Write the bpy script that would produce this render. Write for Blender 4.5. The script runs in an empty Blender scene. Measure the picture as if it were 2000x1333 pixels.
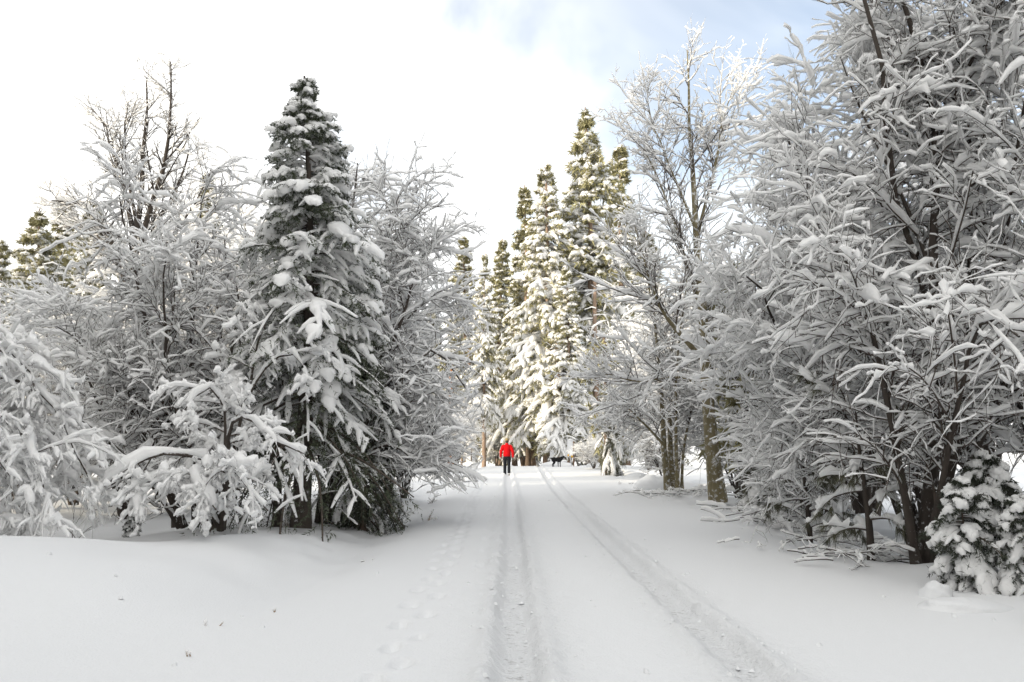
import bpy, math, random
import numpy as np
from mathutils import Vector

# ------------------------------------------------------------------ camera, light, sky
scene = bpy.context.scene
COL = scene.collection
CAM_Z = 1.45
FOC = 28.0
FPX = FOC / 36.0 * 2000.0
PITCH = math.atan(201.5 / FPX)
cam_data = bpy.data.cameras.new('camera'); cam_data.lens = FOC; cam_data.sensor_width = 36.0
cam_data.clip_start = 0.1; cam_data.clip_end = 3000.0
cam = bpy.data.objects.new('camera', cam_data); COL.objects.link(cam)
cam.location = (0, 0, CAM_Z); cam.rotation_euler = (math.pi / 2 + PITCH, 0, 0)
scene.camera = cam

SUN_AZ = math.radians(-122.0)      # clockwise from +Y: from the left, a little behind the camera
SUN_EL = math.radians(15.0)
to_sun = Vector((math.sin(SUN_AZ) * math.cos(SUN_EL), math.cos(SUN_AZ) * math.cos(SUN_EL), math.sin(SUN_EL)))
sun_data = bpy.data.lights.new('sun', 'SUN'); sun_data.energy = 3.2; sun_data.angle = math.radians(2.0)
sun_data.color = (1.0, 0.88, 0.68)
sun = bpy.data.objects.new('sun', sun_data); COL.objects.link(sun)
sun.rotation_euler = to_sun.to_track_quat('Z', 'Y').to_euler(); sun.location = (-40, -20, 60)

world = bpy.data.worlds.new('World'); scene.world = world; world.use_nodes = True
wt = world.node_tree; wt.nodes.clear()
def wn(t, **k):
    n = wt.nodes.new(t)
    for a, b in k.items(): setattr(n, a, b)
    return n
w_out = wn('ShaderNodeOutputWorld'); w_bg = wn('ShaderNodeBackground'); w_bg.inputs['Strength'].default_value = 0.12
w_sky = wn('ShaderNodeTexSky', sky_type='NISHITA', sun_disc=False, sun_elevation=SUN_EL, sun_rotation=SUN_AZ)
w_sky.air_density = 1.0; w_sky.dust_density = 1.0; w_sky.ozone_density = 1.5
w_tc = wn('ShaderNodeTexCoord')
w_map = wn('ShaderNodeMapping'); w_map.inputs['Scale'].default_value = (1.0, 1.0, 1.5); w_map.inputs['Location'].default_value = (0.3, 0.0, 0.0)
w_noise = wn('ShaderNodeTexNoise'); w_noise.inputs['Scale'].default_value = 3.0; w_noise.inputs['Detail'].default_value = 5; w_noise.inputs['Roughness'].default_value = 0.55; w_noise.inputs['Distortion'].default_value = 0.5
w_dot = wn('ShaderNodeVectorMath', operation='DOT_PRODUCT'); w_dot.inputs[1].default_value = (0.50, 0.62, 0.60)   # thinner cloud up the road to the right
w_add = wn('ShaderNodeMath', operation='MULTIPLY_ADD'); w_add.inputs[1].default_value = 1.0
w_ramp = wn('ShaderNodeMapRange', interpolation_type='SMOOTHSTEP')
w_ramp.inputs['From Min'].default_value = 0.95; w_ramp.inputs['From Max'].default_value = 1.62
w_ramp.inputs['To Min'].default_value = 1.0; w_ramp.inputs['To Max'].default_value = 0.20
w_mix = wn('ShaderNodeMix', data_type='RGBA'); w_mix.inputs[7].default_value = (8.1, 8.0, 7.74, 1)
L = wt.links.new
L(w_tc.outputs['Generated'], w_map.inputs['Vector']); L(w_map.outputs[0], w_noise.inputs['Vector'])
L(w_tc.outputs['Generated'], w_dot.inputs[0])
L(w_noise.outputs['Fac'], w_add.inputs[0]); L(w_dot.outputs['Value'], w_add.inputs[2])
L(w_add.outputs[0], w_ramp.inputs['Value']); L(w_ramp.outputs['Result'], w_mix.inputs['Factor'])
L(w_sky.outputs['Color'], w_mix.inputs[6]); L(w_mix.outputs[2], w_bg.inputs['Color']); L(w_bg.outputs[0], w_out.inputs['Surface'])

scene.view_settings.view_transform = 'Standard'; scene.view_settings.look = 'None'
scene.view_settings.gamma = 1.0; scene.view_settings.use_curve_mapping = False
scene.view_settings.exposure = 0.92
scene.cycles.max_bounces = 24; scene.cycles.transmission_bounces = 20; scene.cycles.diffuse_bounces = 20; scene.cycles.glossy_bounces = 2

# ------------------------------------------------------------------ helpers
def at(px, py, Y):
    """world point on the ray of photograph pixel (px, py) at distance Y along the road"""
    u = (px - 1000.0) / FPX; v = (666.5 - py) / FPX
    d = (u, math.cos(PITCH) - v * math.sin(PITCH), math.sin(PITCH) + v * math.cos(PITCH))
    s = Y / d[1]
    return np.array((d[0] * s, Y, CAM_Z + d[2] * s))

def sstep(a, b, x):
    t = np.clip((x - a) / (b - a), 0, 1); return t * t * (3 - 2 * t)

def vnoise(x, y, seed=0):
    """smooth value noise in [-1, 1], numpy"""
    xi = np.floor(x).astype(np.int64); yi = np.floor(y).astype(np.int64)
    xf = x - xi; yf = y - yi
    def h(a, b):
        n = (a * 374761393 + b * 668265263 + seed * 974634541) & 0x7fffffff
        n = ((n ^ (n >> 13)) * 1274126177) & 0x7fffffff
        n = (n ^ (n >> 16)) & 0xffff
        return n / 32767.5 - 1.0
    u = xf * xf * (3 - 2 * xf); v = yf * yf * (3 - 2 * yf)
    a = h(xi, yi) * (1 - u) + h(xi + 1, yi) * u
    b = h(xi, yi + 1) * (1 - u) + h(xi + 1, yi + 1) * u
    return a * (1 - v) + b * v

class MB:
    """collects numpy geometry and builds one mesh"""
    def __init__(self): self.v = []; self.f = []; self.n = 0
    def add(self, verts, faces):
        verts = np.asarray(verts, float).reshape(-1, 3)
        if len(verts) == 0: return self
        self.v.append(verts); self.f.append(np.asarray(faces, np.int64) + self.n); self.n += len(verts); return self
    def mesh(self, name, mats, origin=(0, 0, 0), smooth=True):
        me = bpy.data.meshes.new(name)
        if self.n:
            V = np.concatenate(self.v) - np.asarray(origin, float)
            me.vertices.add(len(V)); me.vertices.foreach_set('co', V.astype(np.float32).ravel())
            loops = np.concatenate([f.ravel() for f in self.f])
            sizes = np.concatenate([np.full(len(f), f.shape[1]) for f in self.f])
            starts = np.concatenate(([0], np.cumsum(sizes)[:-1]))
            me.loops.add(len(loops)); me.loops.foreach_set('vertex_index', loops.astype(np.int32))
            me.polygons.add(len(sizes)); me.polygons.foreach_set('loop_start', starts.astype(np.int32))
            if smooth: me.polygons.foreach_set('use_smooth', np.ones(len(sizes), bool))
            me.update(calc_edges=True)
        for m in (mats if isinstance(mats, (list, tuple)) else [mats]): me.materials.append(m)
        return me

def link(name, data, parent=None, loc=(0, 0, 0)):
    o = bpy.data.objects.new(name, data); COL.objects.link(o); o.location = loc
    if parent: o.parent = parent
    return o
def thing(name, label, cat, loc=(0, 0, 0), rz=0.0, group=None):
    o = link(name, None, None, loc); o.rotation_euler = (0, 0, rz); o.empty_display_size = 0.2
    tag(o, label, cat, group); return o
def many(o):
    o['kind'] = 'stuff'; return o      # far too many twigs, needles or snow rolls to count
def tag(o, label, cat, group=None):
    o['label'] = label; o['category'] = cat
    if group: o['group'] = group
    return o
def copy_thing(src, label, loc, rz=0.0, sc=(1, 1, 1), group=None):
    r = src.copy(); COL.objects.link(r); r.location = loc; r.rotation_euler = (0, 0, rz); r.scale = sc; r['label'] = label
    if group: r['group'] = group
    elif 'group' in r: del r['group']
    for ch in list(src.children):
        c = ch.copy(); COL.objects.link(c); c.parent = r
        for g in list(ch.children):
            d = g.copy(); COL.objects.link(d); d.parent = c
    return r

# ------------------------------------------------------------------ materials
def new_mat(name):
    m = bpy.data.materials.new(name); m.use_nodes = True
    nt = m.node_tree; b = nt.nodes['Principled BSDF']
    return m, nt, b
def node(nt, t, **k):
    n = nt.nodes.new(t)
    for a, v in k.items(): setattr(n, a, v)
    return n
def simple(name, col, rough=0.8, var=0.25, scale=8.0, bump=0.0, bscale=40.0):
    m, nt, b = new_mat(name); b.inputs['Roughness'].default_value = rough
    tc = node(nt, 'ShaderNodeTexCoord'); nz = node(nt, 'ShaderNodeTexNoise'); nz.inputs['Scale'].default_value = scale; nz.inputs['Detail'].default_value = 4
    nt.links.new(tc.outputs['Object'], nz.inputs['Vector'])
    rp = node(nt, 'ShaderNodeMapRange'); rp.inputs['From Min'].default_value = 0.3; rp.inputs['From Max'].default_value = 0.7
    nt.links.new(nz.outputs['Fac'], rp.inputs['Value'])
    mx = node(nt, 'ShaderNodeMix', data_type='RGBA')
    mx.inputs[6].default_value = (*[c * (1 - var) for c in col], 1); mx.inputs[7].default_value = (*[min(1, c * (1 + var)) for c in col], 1)
    nt.links.new(rp.outputs['Result'], mx.inputs['Factor']); nt.links.new(mx.outputs[2], b.inputs['Base Color'])
    if bump:
        n2 = node(nt, 'ShaderNodeTexNoise'); n2.inputs['Scale'].default_value = bscale; n2.inputs['Detail'].default_value = 4
        nt.links.new(tc.outputs['Object'], n2.inputs['Vector'])
        bp = node(nt, 'ShaderNodeBump'); bp.inputs['Strength'].default_value = bump; bp.inputs['Distance'].default_value = 0.02
        nt.links.new(n2.outputs['Fac'], bp.inputs['Height']); nt.links.new(bp.outputs[0], b.inputs['Normal'])
    return m
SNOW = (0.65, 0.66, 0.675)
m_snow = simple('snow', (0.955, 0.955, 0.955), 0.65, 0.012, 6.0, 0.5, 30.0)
def let_light_through(m, k):
    """fresh fluffy snow passes some light through"""
    nt = m.node_tree; b = nt.nodes['Principled BSDF']; o = nt.nodes['Material Output']
    t = node(nt, 'ShaderNodeBsdfTranslucent'); t.inputs['Color'].default_value = (.96, .96, .96, 1); mx = node(nt, 'ShaderNodeMixShader'); mx.inputs[0].default_value = k
    nt.links.new(b.outputs[0], mx.inputs[1]); nt.links.new(t.outputs[0], mx.inputs[2]); nt.links.new(mx.outputs[0], o.inputs['Surface'])
let_light_through(m_snow, .42)

def bark_mat(name, col, snow_lo, snow_hi, scale=12.0):
    """bark; wind-blown snow sticks to it in patches"""
    m, nt, b = new_mat(name); b.inputs['Roughness'].default_value = 0.85
    tc = node(nt, 'ShaderNodeTexCoord'); mp = node(nt, 'ShaderNodeMapping'); mp.inputs['Scale'].default_value = (1, 1, 0.25)
    nz = node(nt, 'ShaderNodeTexNoise'); nz.inputs['Scale'].default_value = scale; nz.inputs['Detail'].default_value = 6
    nt.links.new(tc.outputs['Object'], mp.inputs[0]); nt.links.new(mp.outputs[0], nz.inputs['Vector'])
    mx = node(nt, 'ShaderNodeMix', data_type='RGBA')
    mx.inputs[6].default_value = (*[c * 0.45 for c in col], 1); mx.inputs[7].default_value = (*[c * 1.6 for c in col], 1)
    nt.links.new(nz.outputs['Fac'], mx.inputs['Factor'])
    n2 = node(nt, 'ShaderNodeTexNoise'); n2.inputs['Scale'].default_value = scale * 0.7; n2.inputs['Detail'].default_value = 6; n2.inputs['Roughness'].default_value = 0.7
    nt.links.new(tc.outputs['Object'], n2.inputs['Vector'])
    ge = node(nt, 'ShaderNodeNewGeometry'); sp = node(nt, 'ShaderNodeSeparateXYZ'); nt.links.new(ge.outputs['Normal'], sp.inputs[0])
    ma = node(nt, 'ShaderNodeMath', operation='MULTIPLY_ADD'); ma.inputs[1].default_value = 0.22; nt.links.new(sp.outputs['Z'], ma.inputs[0]); nt.links.new(n2.outputs['Fac'], ma.inputs[2])
    rp = node(nt, 'ShaderNodeMapRange'); rp.inputs['From Min'].default_value = snow_lo; rp.inputs['From Max'].default_value = snow_hi
    nt.links.new(ma.outputs[0], rp.inputs['Value'])
    m2 = node(nt, 'ShaderNodeMix', data_type='RGBA'); m2.inputs[7].default_value = (*SNOW, 1)
    nt.links.new(rp.outputs['Result'], m2.inputs['Factor']); nt.links.new(mx.outputs[2], m2.inputs[6]); nt.links.new(m2.outputs[2], b.inputs['Base Color'])
    bp = node(nt, 'ShaderNodeBump'); bp.inputs['Strength'].default_value = 0.7; bp.inputs['Distance'].default_value = 0.02
    nt.links.new(nz.outputs['Fac'], bp.inputs['Height']); nt.links.new(bp.outputs[0], b.inputs['Normal'])
    return m
m_bark = bark_mat('dark_bark', (0.045, 0.035, 0.028), 0.60, 0.72)
m_bark_grey = bark_mat('grey_green_bark', (0.16, 0.135, 0.075), 0.54, 0.66)
m_bark_fir = bark_mat('fir_bark', (0.10, 0.070, 0.050), 0.60, 0.75, 9.0)
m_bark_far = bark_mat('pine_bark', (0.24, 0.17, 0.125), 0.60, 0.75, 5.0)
m_bark_orange = bark_mat('orange_bark', (0.42, 0.16, 0.03), 0.62, 0.75, 5.0)
m_needle = simple('fir_needles', (0.050, 0.062, 0.034), 0.6, 0.5, 3.0)
m_needle_dark = simple('dark_needles', (0.030, 0.037, 0.022), 0.6, 0.5, 3.0)
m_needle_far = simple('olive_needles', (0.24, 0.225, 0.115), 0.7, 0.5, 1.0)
m_needle_pine = simple('pine_needles', (0.085, 0.085, 0.050), 0.6, 0.5, 4.0)
m_twig = simple('twig', (0.070, 0.054, 0.044), 0.9, 0.4, 10.0)
m_straw = simple('dry_stalk', (0.26, 0.17, 0.09), 0.9, 0.3, 20.0)

def ground_mat(name, track):
    m, nt, b = new_mat(name); b.inputs['Roughness'].default_value = 0.7
    tc = node(nt, 'ShaderNodeTexCoord')
    n1 = node(nt, 'ShaderNodeTexNoise'); n1.inputs['Scale'].default_value = 55.0; n1.inputs['Detail'].default_value = 5
    n2 = node(nt, 'ShaderNodeTexNoise'); n2.inputs['Scale'].default_value = 14.0; n2.inputs['Detail'].default_value = 6; n2.inputs['Roughness'].default_value = 0.65
    for n in (n1, n2): nt.links.new(tc.outputs['Object'], n.inputs['Vector'])
    bp = node(nt, 'ShaderNodeBump'); bp.inputs['Strength'].default_value = 0.45; bp.inputs['Distance'].default_value = 0.012
    nt.links.new(n1.outputs['Fac'], bp.inputs['Height'])
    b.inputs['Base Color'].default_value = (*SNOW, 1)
    nt.links.new(bp.outputs[0], b.inputs['Normal'])
    if track:
        at_ = node(nt, 'ShaderNodeAttribute', attribute_name='rough')
        b2 = node(nt, 'ShaderNodeBump'); b2.inputs['Distance'].default_value = 0.045
        nt.links.new(at_.outputs['Fac'], b2.inputs['Strength']); nt.links.new(n2.outputs['Fac'], b2.inputs['Height'])
        nt.links.new(bp.outputs[0], b2.inputs['Normal']); nt.links.new(b2.outputs[0], b.inputs['Normal'])
        ar = node(nt, 'ShaderNodeAttribute', attribute_name='rut')
        mp = node(nt, 'ShaderNodeMapping'); mp.inputs['Scale'].default_value = (18, 45, 10); nt.links.new(tc.outputs['Object'], mp.inputs[0])
        n3 = node(nt, 'ShaderNodeTexNoise'); n3.inputs['Scale'].default_value = 1.0; n3.inputs['Detail'].default_value = 4; nt.links.new(mp.outputs[0], n3.inputs['Vector'])
        ad = node(nt, 'ShaderNodeMath', operation='MULTIPLY'); nt.links.new(n3.outputs['Fac'], ad.inputs[0]); nt.links.new(ar.outputs['Fac'], ad.inputs[1])
        rp = node(nt, 'ShaderNodeMapRange'); rp.inputs['From Min'].default_value = 0.56; rp.inputs['From Max'].default_value = 0.72; rp.inputs['To Max'].default_value = 0.6
        nt.links.new(ad.outputs[0], rp.inputs['Value'])
        mx = node(nt, 'ShaderNodeMix', data_type='RGBA'); mx.inputs[6].default_value = (*SNOW, 1); mx.inputs[7].default_value = (0.20, 0.19, 0.18, 1)   # wet asphalt and slush
        nt.links.new(rp.outputs['Result'], mx.inputs['Factor']); nt.links.new(mx.outputs[2], b.inputs['Base Color'])
    return m
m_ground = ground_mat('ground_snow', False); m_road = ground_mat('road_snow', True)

# ------------------------------------------------------------------ terrain
EDGE_L, EDGE_R = -2.2, 4.35
def rut_l(Y): return 0.02 + 0.05 * np.sin(Y * 0.11) - 0.004 * Y
def rut_r(Y): return 1.50 - 0.12 * np.sin((Y - 6) * 0.10) + 0.004 * np.maximum(Y - 25, 0)
def foot_prints():
    r = random.Random(5); out = []
    y = 4.0; k = 0
    while y < 30:
        k += 1
        out.append((-0.70 - 0.014 * y + (0.085 if k % 2 else -0.085) + r.uniform(-.03, .03), y, r.uniform(.055, .075), r.uniform(.09, .13), 0.07)); y += r.uniform(.30, .42)
    y = 9.0
    while y < 39:
        k += 1
        out.append((-0.33 + 0.06 * math.sin(y * .2) + (0.09 if k % 2 else -0.09), y, .06, .13, 0.045)); y += r.uniform(.62, .74)
    return out
def terrain(X, Y):
    z = np.zeros_like(X)
    road = sstep(EDGE_L - 0.8, EDGE_L + 0.5, X) * (1 - sstep(EDGE_R - 0.4, EDGE_R + 0.9, X))
    off = 1 - road
    # left: drifted mound near the camera, lower ground behind, a verge bank along the road
    g = lambda cx, cy, rx, ry: np.exp(-((X - cx) / rx) ** 2 - ((Y - cy) / ry) ** 2)
    left = 1 - sstep(EDGE_L - 1.4, EDGE_L + 0.3, X)
    z += left * (0.42 * g(-5.6, 7.6, 3.4, 3.0) + 0.22 * g(-10.5, 6.5, 4.0, 3.0) + 0.16 * g(-3.6, 11.5, 1.2, 2.5))
    z += left * 0.15 * sstep(12, 17, Y) * (1 - sstep(-9, -5, -X)) * np.exp(-((X + 4.2) / 1.6) ** 2)
    z += left * (-0.16) * sstep(10, 14, Y) * (1 - sstep(-7.5, -4.5, X))
    z += -0.11 * np.exp(-((X - EDGE_L + 0.1) / 0.45) ** 2) * sstep(6, 9, Y)
    # right: soft shoulder, then a shallow ditch
    right = sstep(EDGE_R - 0.3, EDGE_R + 1.6, X)
    z += right * (-0.28) * sstep(9.5, 12, Y) * (1 - sstep(38, 48, Y))
    z += sstep(EDGE_R - 0.2, EDGE_R + 0.9, X) * 0.20 * (1 - sstep(7.5, 11, Y)) * (0.7 + 0.3 * np.sin(X * 2.1 + Y))
    z += right * 0.48 * sstep(17, 24, Y) * np.exp(-((X - 5.7 - .25 * np.sin(Y * .7)) / .9) ** 2) * (1 - sstep(44, 50, Y)) * (.75 + .25 * vnoise(X * 1.2, Y * .8, 9))
    # uneven snow off the road
    z += off * (0.10 * vnoise(X * .55, Y * .55, 1) + 0.035 * vnoise(X * 1.5, Y * 1.5, 2) * (.45 + .55 * sstep(9, 14, Y)) + 0.02 * vnoise(X * 3.6, Y * 3.6, 3) * sstep(10, 15, Y))
    edge = np.exp(-((X - EDGE_R - 0.3) / 0.5) ** 2) + np.exp(-((X - EDGE_L + 0.5) / 0.6) ** 2)
    z += edge * 0.05 * vnoise(X * 4.5, Y * 2.5, 7) * sstep(7, 11, Y)
    z += road * (0.015 * vnoise(X * .8, Y * .25, 4) + 0.025 * (1 - ((X - 1.0) / 3.2) ** 2).clip(0))
    # the road climbs over a crest and drops away beyond it; far snowfields rise again
    z += -0.034 * np.maximum(Y - 52.5, 0) * sstep(52, 57, Y) * (1 - sstep(150, 260, Y)) + 1.0 * sstep(200, 300, Y)
    z += 25 * sstep(350, 900, np.hypot(X, Y))
    return z
def ruts(X, Y):
    rut = np.zeros_like(X); rough = np.zeros_like(X); dz = np.zeros_like(X)
    for fn, w, dep, rw in ((rut_l, 0.14, 0.070, 0.50), (rut_r, 0.13, 0.060, 0.44)):
        d = X - fn(Y); wob = 0.02 * vnoise(Y * 2.5, X * 0 + 3.1, 11)
        core = np.exp(-((d + wob) / w) ** 6)
        rough = np.maximum(rough, np.exp(-((d) / rw) ** 2))
        rut = np.maximum(rut, core)
        dz += -dep * core
        dz += 0.034 * np.exp(-((np.abs(d) - w * 1.6) / 0.07) ** 2) * (1 + 0.8 * vnoise(X * 9, Y * 5, 12))
        dz += core * 0.012 * np.sin(Y * 55) * np.exp(-((d) / (w * .7)) ** 2)
    lump = vnoise(X * 11, Y * 8, 21) * 0.6 + vnoise(X * 23, Y * 17, 22) * 0.4
    rz = rough * (0.35 + 0.65 * sstep(-.3, .4, vnoise(X * 1.7, Y * 1.1, 23)))
    dz += 0.032 * rz * np.maximum(lump, -.35)
    for (fx, fy, rx, ry, dep) in foot_prints():
        mk = (np.abs(Y - fy) < ry * 3) & (np.abs(X - fx) < rx * 3)
        if not mk.any(): continue
        q = ((X[mk] - fx) / rx) ** 2 + ((Y[mk] - fy) / ry) ** 2
        dz[mk] += -dep * np.exp(-q * q) + 0.012 * np.exp(-((np.sqrt(q) - 1.5) / .35) ** 2)
    return dz, rut, rough
def gz(x, y): return float(terrain(np.array([float(x)]), np.array([float(y)]))[0])

def build_ground():
    far = np.array([60, 90, 140, 220, 350, 600, 1000.])
    xl = np.concatenate((-far[::-1] , -np.linspace(42, 14, 30), -np.linspace(13.6, 2.2, 80)))
    xl[-1] = EDGE_L
    xm = np.linspace(EDGE_L, EDGE_R, 160)
    xr = np.concatenate((np.linspace(EDGE_R, 12, 60), np.linspace(12.5, 42, 30), far))
    yn = [3.5]
    while yn[-1] < 60: yn.append(yn[-1] + max(0.032, 0.0115 * yn[-1]))
    ys = np.concatenate((-far[::-1], np.linspace(-40, 3.2, 50), yn, np.linspace(62, 200, 50), np.array([230, 260, 300, 350, 420, 500, 650, 800, 1000.])))
    def sheet(xs, name, mat, tracks):
        X, Y = np.meshgrid(xs, ys); Z = terrain(X, Y); ex = None
        if tracks:
            dz, rut, rough = ruts(X, Y); Z = Z + dz * sstep(-2, 0, Y) ; ex = (rut * (1 - sstep(8, 17, Y) * .35), rough)
        n, m_ = X.shape; idx = np.arange(n * m_).reshape(n, m_)
        q = np.stack((idx[:-1, :-1], idx[:-1, 1:], idx[1:, 1:], idx[1:, :-1]), -1).reshape(-1, 4)
        mb = MB().add(np.stack((X, Y, Z), -1), q); me = mb.mesh(name, mat)
        if ex:
            for nm, a in zip(('rut', 'rough'), ex):
                t = me.attributes.new(nm, 'FLOAT', 'POINT'); t.data.foreach_set('value', a.astype(np.float32).ravel())
        o = link(name, me); o['kind'] = 'structure'; return o
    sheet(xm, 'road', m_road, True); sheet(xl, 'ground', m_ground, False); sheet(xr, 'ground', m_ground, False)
build_ground()

# ------------------------------------------------------------------ branch geometry (all numpy)
def unit(a): return a / np.maximum(np.linalg.norm(a, axis=-1, keepdims=True), 1e-9)
def tubes(P, R, S=4, off=0.0, wide=1.0, flat=1.0, caps=True):
    P = np.asarray(P, float); R = np.asarray(R, float); B, N, _ = P.shape
    T = unit(np.gradient(P, axis=1)); z = np.zeros_like(T); z[..., 2] = 1
    steep = np.abs(T[..., 2]).mean(1) > 0.80; z[steep] = (0.0, -1.0, 0.0)      # one reference axis per branch, so that tubes never twist
    side = unit(np.cross(T, z) + 1e-6)
    up = np.cross(side, T)
    a = np.arange(S) * 2 * np.pi / S + (np.pi / 2)
    C = P.copy(); C[..., 2] += off
    V = C[:, :, None, :] + R[:, :, None, None] * (np.cos(a)[:, None] * wide * side[:, :, None, :] + np.sin(a)[:, None] * flat * up[:, :, None, :])
    idx = np.arange(B * N * S).reshape(B, N, S); nx = np.roll(idx, -1, axis=2)
    q = np.stack((idx[:, :-1], nx[:, :-1], nx[:, 1:], idx[:, 1:]), -1).reshape(-1, 4)
    return V.reshape(-1, 3), q
def resample(ctrl, N):
    c = np.asarray(ctrl, float); d = np.concatenate(([0], np.cumsum(np.linalg.norm(np.diff(c, axis=0), axis=1))))
    # Catmull-Rom through the control points
    t = np.linspace(0, d[-1], N); out = np.empty((N, 3)); n = len(c)
    for j, tt in enumerate(t):
        i = min(max(np.searchsorted(d, tt) - 1, 0), n - 2); u = (tt - d[i]) / max(d[i + 1] - d[i], 1e-9)
        p0, p1, p2, p3 = c[max(i - 1, 0)], c[i], c[i + 1], c[min(i + 2, n - 1)]
        out[j] = 0.5 * (2 * p1 + (p2 - p0) * u + (2 * p0 - 5 * p1 + 4 * p2 - p3) * u * u + (3 * p1 - p0 - 3 * p2 + p3) * u ** 3)
    return out
def sprout(rng, P, R, n, t0, t1, L, ang, N, up=0.0, droop=0.0, wig=0.1, rmax=0.01, rk=0.6, taper=0.5, lvar=0.35, flat=0.0, plen=None, bias=None):
    """children of the polylines P: (P2, R2, t, parent index)"""
    B, M, _ = P.shape
    t = t0 + (t1 - t0) * (np.arange(n)[None, :] + rng.random((B, n))) / n
    f = t * (M - 1); i0 = np.minimum(f.astype(int), M - 2); fr = (f - i0)[..., None]
    bi = np.arange(B)[:, None]
    pos = P[bi, i0] * (1 - fr) + P[bi, i0 + 1] * fr
    tan = unit(P[bi, i0 + 1] - P[bi, i0])
    pr = R[bi, i0] * (1 - fr[..., 0]) + R[bi, i0 + 1] * fr[..., 0]
    rv = rng.normal(size=(B, n, 3)); rv[..., 2] *= (1 - flat)
    if bias is not None: rv = rv + bias
    v = unit(rv - (rv * tan).sum(-1, keepdims=True) * tan)
    a = np.radians(ang + rng.normal(size=(B, n)) * 17)[..., None]
    d = np.cos(a) * tan + np.sin(a) * v; d[..., 2] += up; d = unit(d)
    base = L if plen is None else L * plen[:, None]
    ln = base * (1 - taper * (t - t0) / max(t1 - t0, 1e-6)) * np.exp(np.clip(rng.normal(size=(B, n)) * lvar, -1.0, .5))
    K = B * n; d = d.reshape(K, 3); ln = ln.reshape(K); pts = np.empty((K, N, 3)); pts[:, 0] = pos.reshape(K, 3)
    for i in range(1, N):
        d = d + rng.normal(size=(K, 3)) * wig; d[:, 2] -= droop * (i / (N - 1)); d = unit(d)
        pts[:, i] = pts[:, i - 1] + d * (ln / (N - 1))[:, None]
    r0 = np.minimum(pr.reshape(K) * rk, rmax)
    rad = r0[:, None] * np.linspace(1, 0.35, N)[None, :]
    return pts, rad, t.reshape(K), np.repeat(np.arange(B), n)
def snow_on(rng, mb, P, R, th, S=4, low=None, steep=1.0, keep=1.0, wide=1.0, flat=1.0, end=0.8, mx=0.93):
    """lumpy rolls of snow lying on the branches P"""
    B, N, _ = P.shape
    if keep < 1.0:
        k = rng.random(B) < keep; P = P[k]; R = R[k]; B = len(P)
        if B == 0: return
    P = P.copy(); P[:, -1] = P[:, -2] * .3 + P[:, -1] * .7          # the bare tip sticks out of the snow
    T = unit(np.gradient(P, axis=1)); hz = np.sqrt(np.maximum(1 - T[..., 2] ** 2, 0))
    h = (0.12 + 0.88 * sstep(0.25, mx, hz)) if steep else 1.0
    rs = 1.10 * th * h * (0.50 + 1.0 * rng.random((B, N))) * np.exp(rng.normal(size=(B, 1)) * 0.38)
    rs = rs * np.where(rng.random((B, N)) < 0.15, 0.30, 1.0)
    if low is not None: rs = rs * (low[2] + (1 - low[2]) * sstep(low[0], low[1], P[..., 2]))
    rs[:, -1] *= end; rs[:, 0] *= 0.8
    rs = np.maximum(rs, 0.001)
    mb.add(*tubes(P, rs, S, off=R * 0.8 + rs * 0.82 * flat, wide=wide * .82, flat=flat))
def cut(P, R, mask): return P[mask], R[mask]

def broadleaf(name, label, cat, base, stems, levels, snow, seed, group=None, bark=None, stem_S=8, low=None, stem_snow=0.5, crown_bark=None):
    """a leafless tree or shrub: stems (parts), crown of branches, snow lying on it"""
    rng = np.random.default_rng(seed); bark = bark or m_bark
    root = thing(name, label, cat, tuple(base), group=group)
    base = np.asarray(base, float); N0 = 12; Ps = []; Rs = []
    for (ctrl, r0, r1) in stems:
        p = resample(ctrl, N0); p += rng.normal(size=p.shape) * 0.02 * np.linspace(0, 1, N0)[:, None]
        Ps.append(p); Rs.append(np.linspace(r0, r1, N0) * (1 + 0.35 * np.exp(-np.arange(N0) * 1.5)))
    P = np.array(Ps); R = np.array(Rs)
    one = len(stems) == 1
    for i in range(len(P)):
        v, q = tubes(P[i:i + 1], R[i:i + 1], stem_S)
        main = one or stems[0][1] > 1.6 * stems[min(1, len(stems) - 1)][1]
        link(('trunk' if i == 0 else 'limb') if main else 'stem', MB().add(v, q).mesh('stem', bark, base), root)
    cb = MB(); sb = MB()
    if stem_snow: snow_on(rng, sb, P, R, stem_snow, 5, low, mx=0.99)
    lev = [(P, R)]
    for k, d in enumerate(levels):
        d = dict(d); src = d.pop('src', -1); th = d.pop('th', snow); Sb = d.pop('Sb', 3); Ss = d.pop('Ss', 4); keep = d.pop('keep', 1.0); thin = d.pop('thin', 0); spurs = d.pop('spurs', 0); ev = d.pop('env', None)
        p, r, t, pi = sprout(rng, lev[src][0], lev[src][1], **d)
        if ev is not None: m = ev(p[:, -1]); p, r = p[m], r[m]
        g = p[:, :, 2].min(1) > base[2] + 0.12; p, r = p[g], r[g]
        lev.append((p, r))
        if spurs:                                  # short bare twig ends
            a, ar, _, _ = sprout(rng, p, r, spurs, .25, 1.0, .10, 45, 2, up=.15, rmax=.0055, rk=1.0, taper=.1, lvar=.4); cb.add(*tubes(a, ar, 3))
        cb.add(*(tubes(p[:, thin], np.maximum(r[:, thin], r[:, :1] * .6), 3) if thin else tubes(p, r, Sb))); snow_on(rng, sb, p, r, th, Ss, low, keep=keep)
    many(link('crown', cb.mesh('crown', crown_bark or m_twig, base), root))
    many(link('snow_cover', sb.mesh('snow_cover', m_snow, base), root))
    return root

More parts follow.
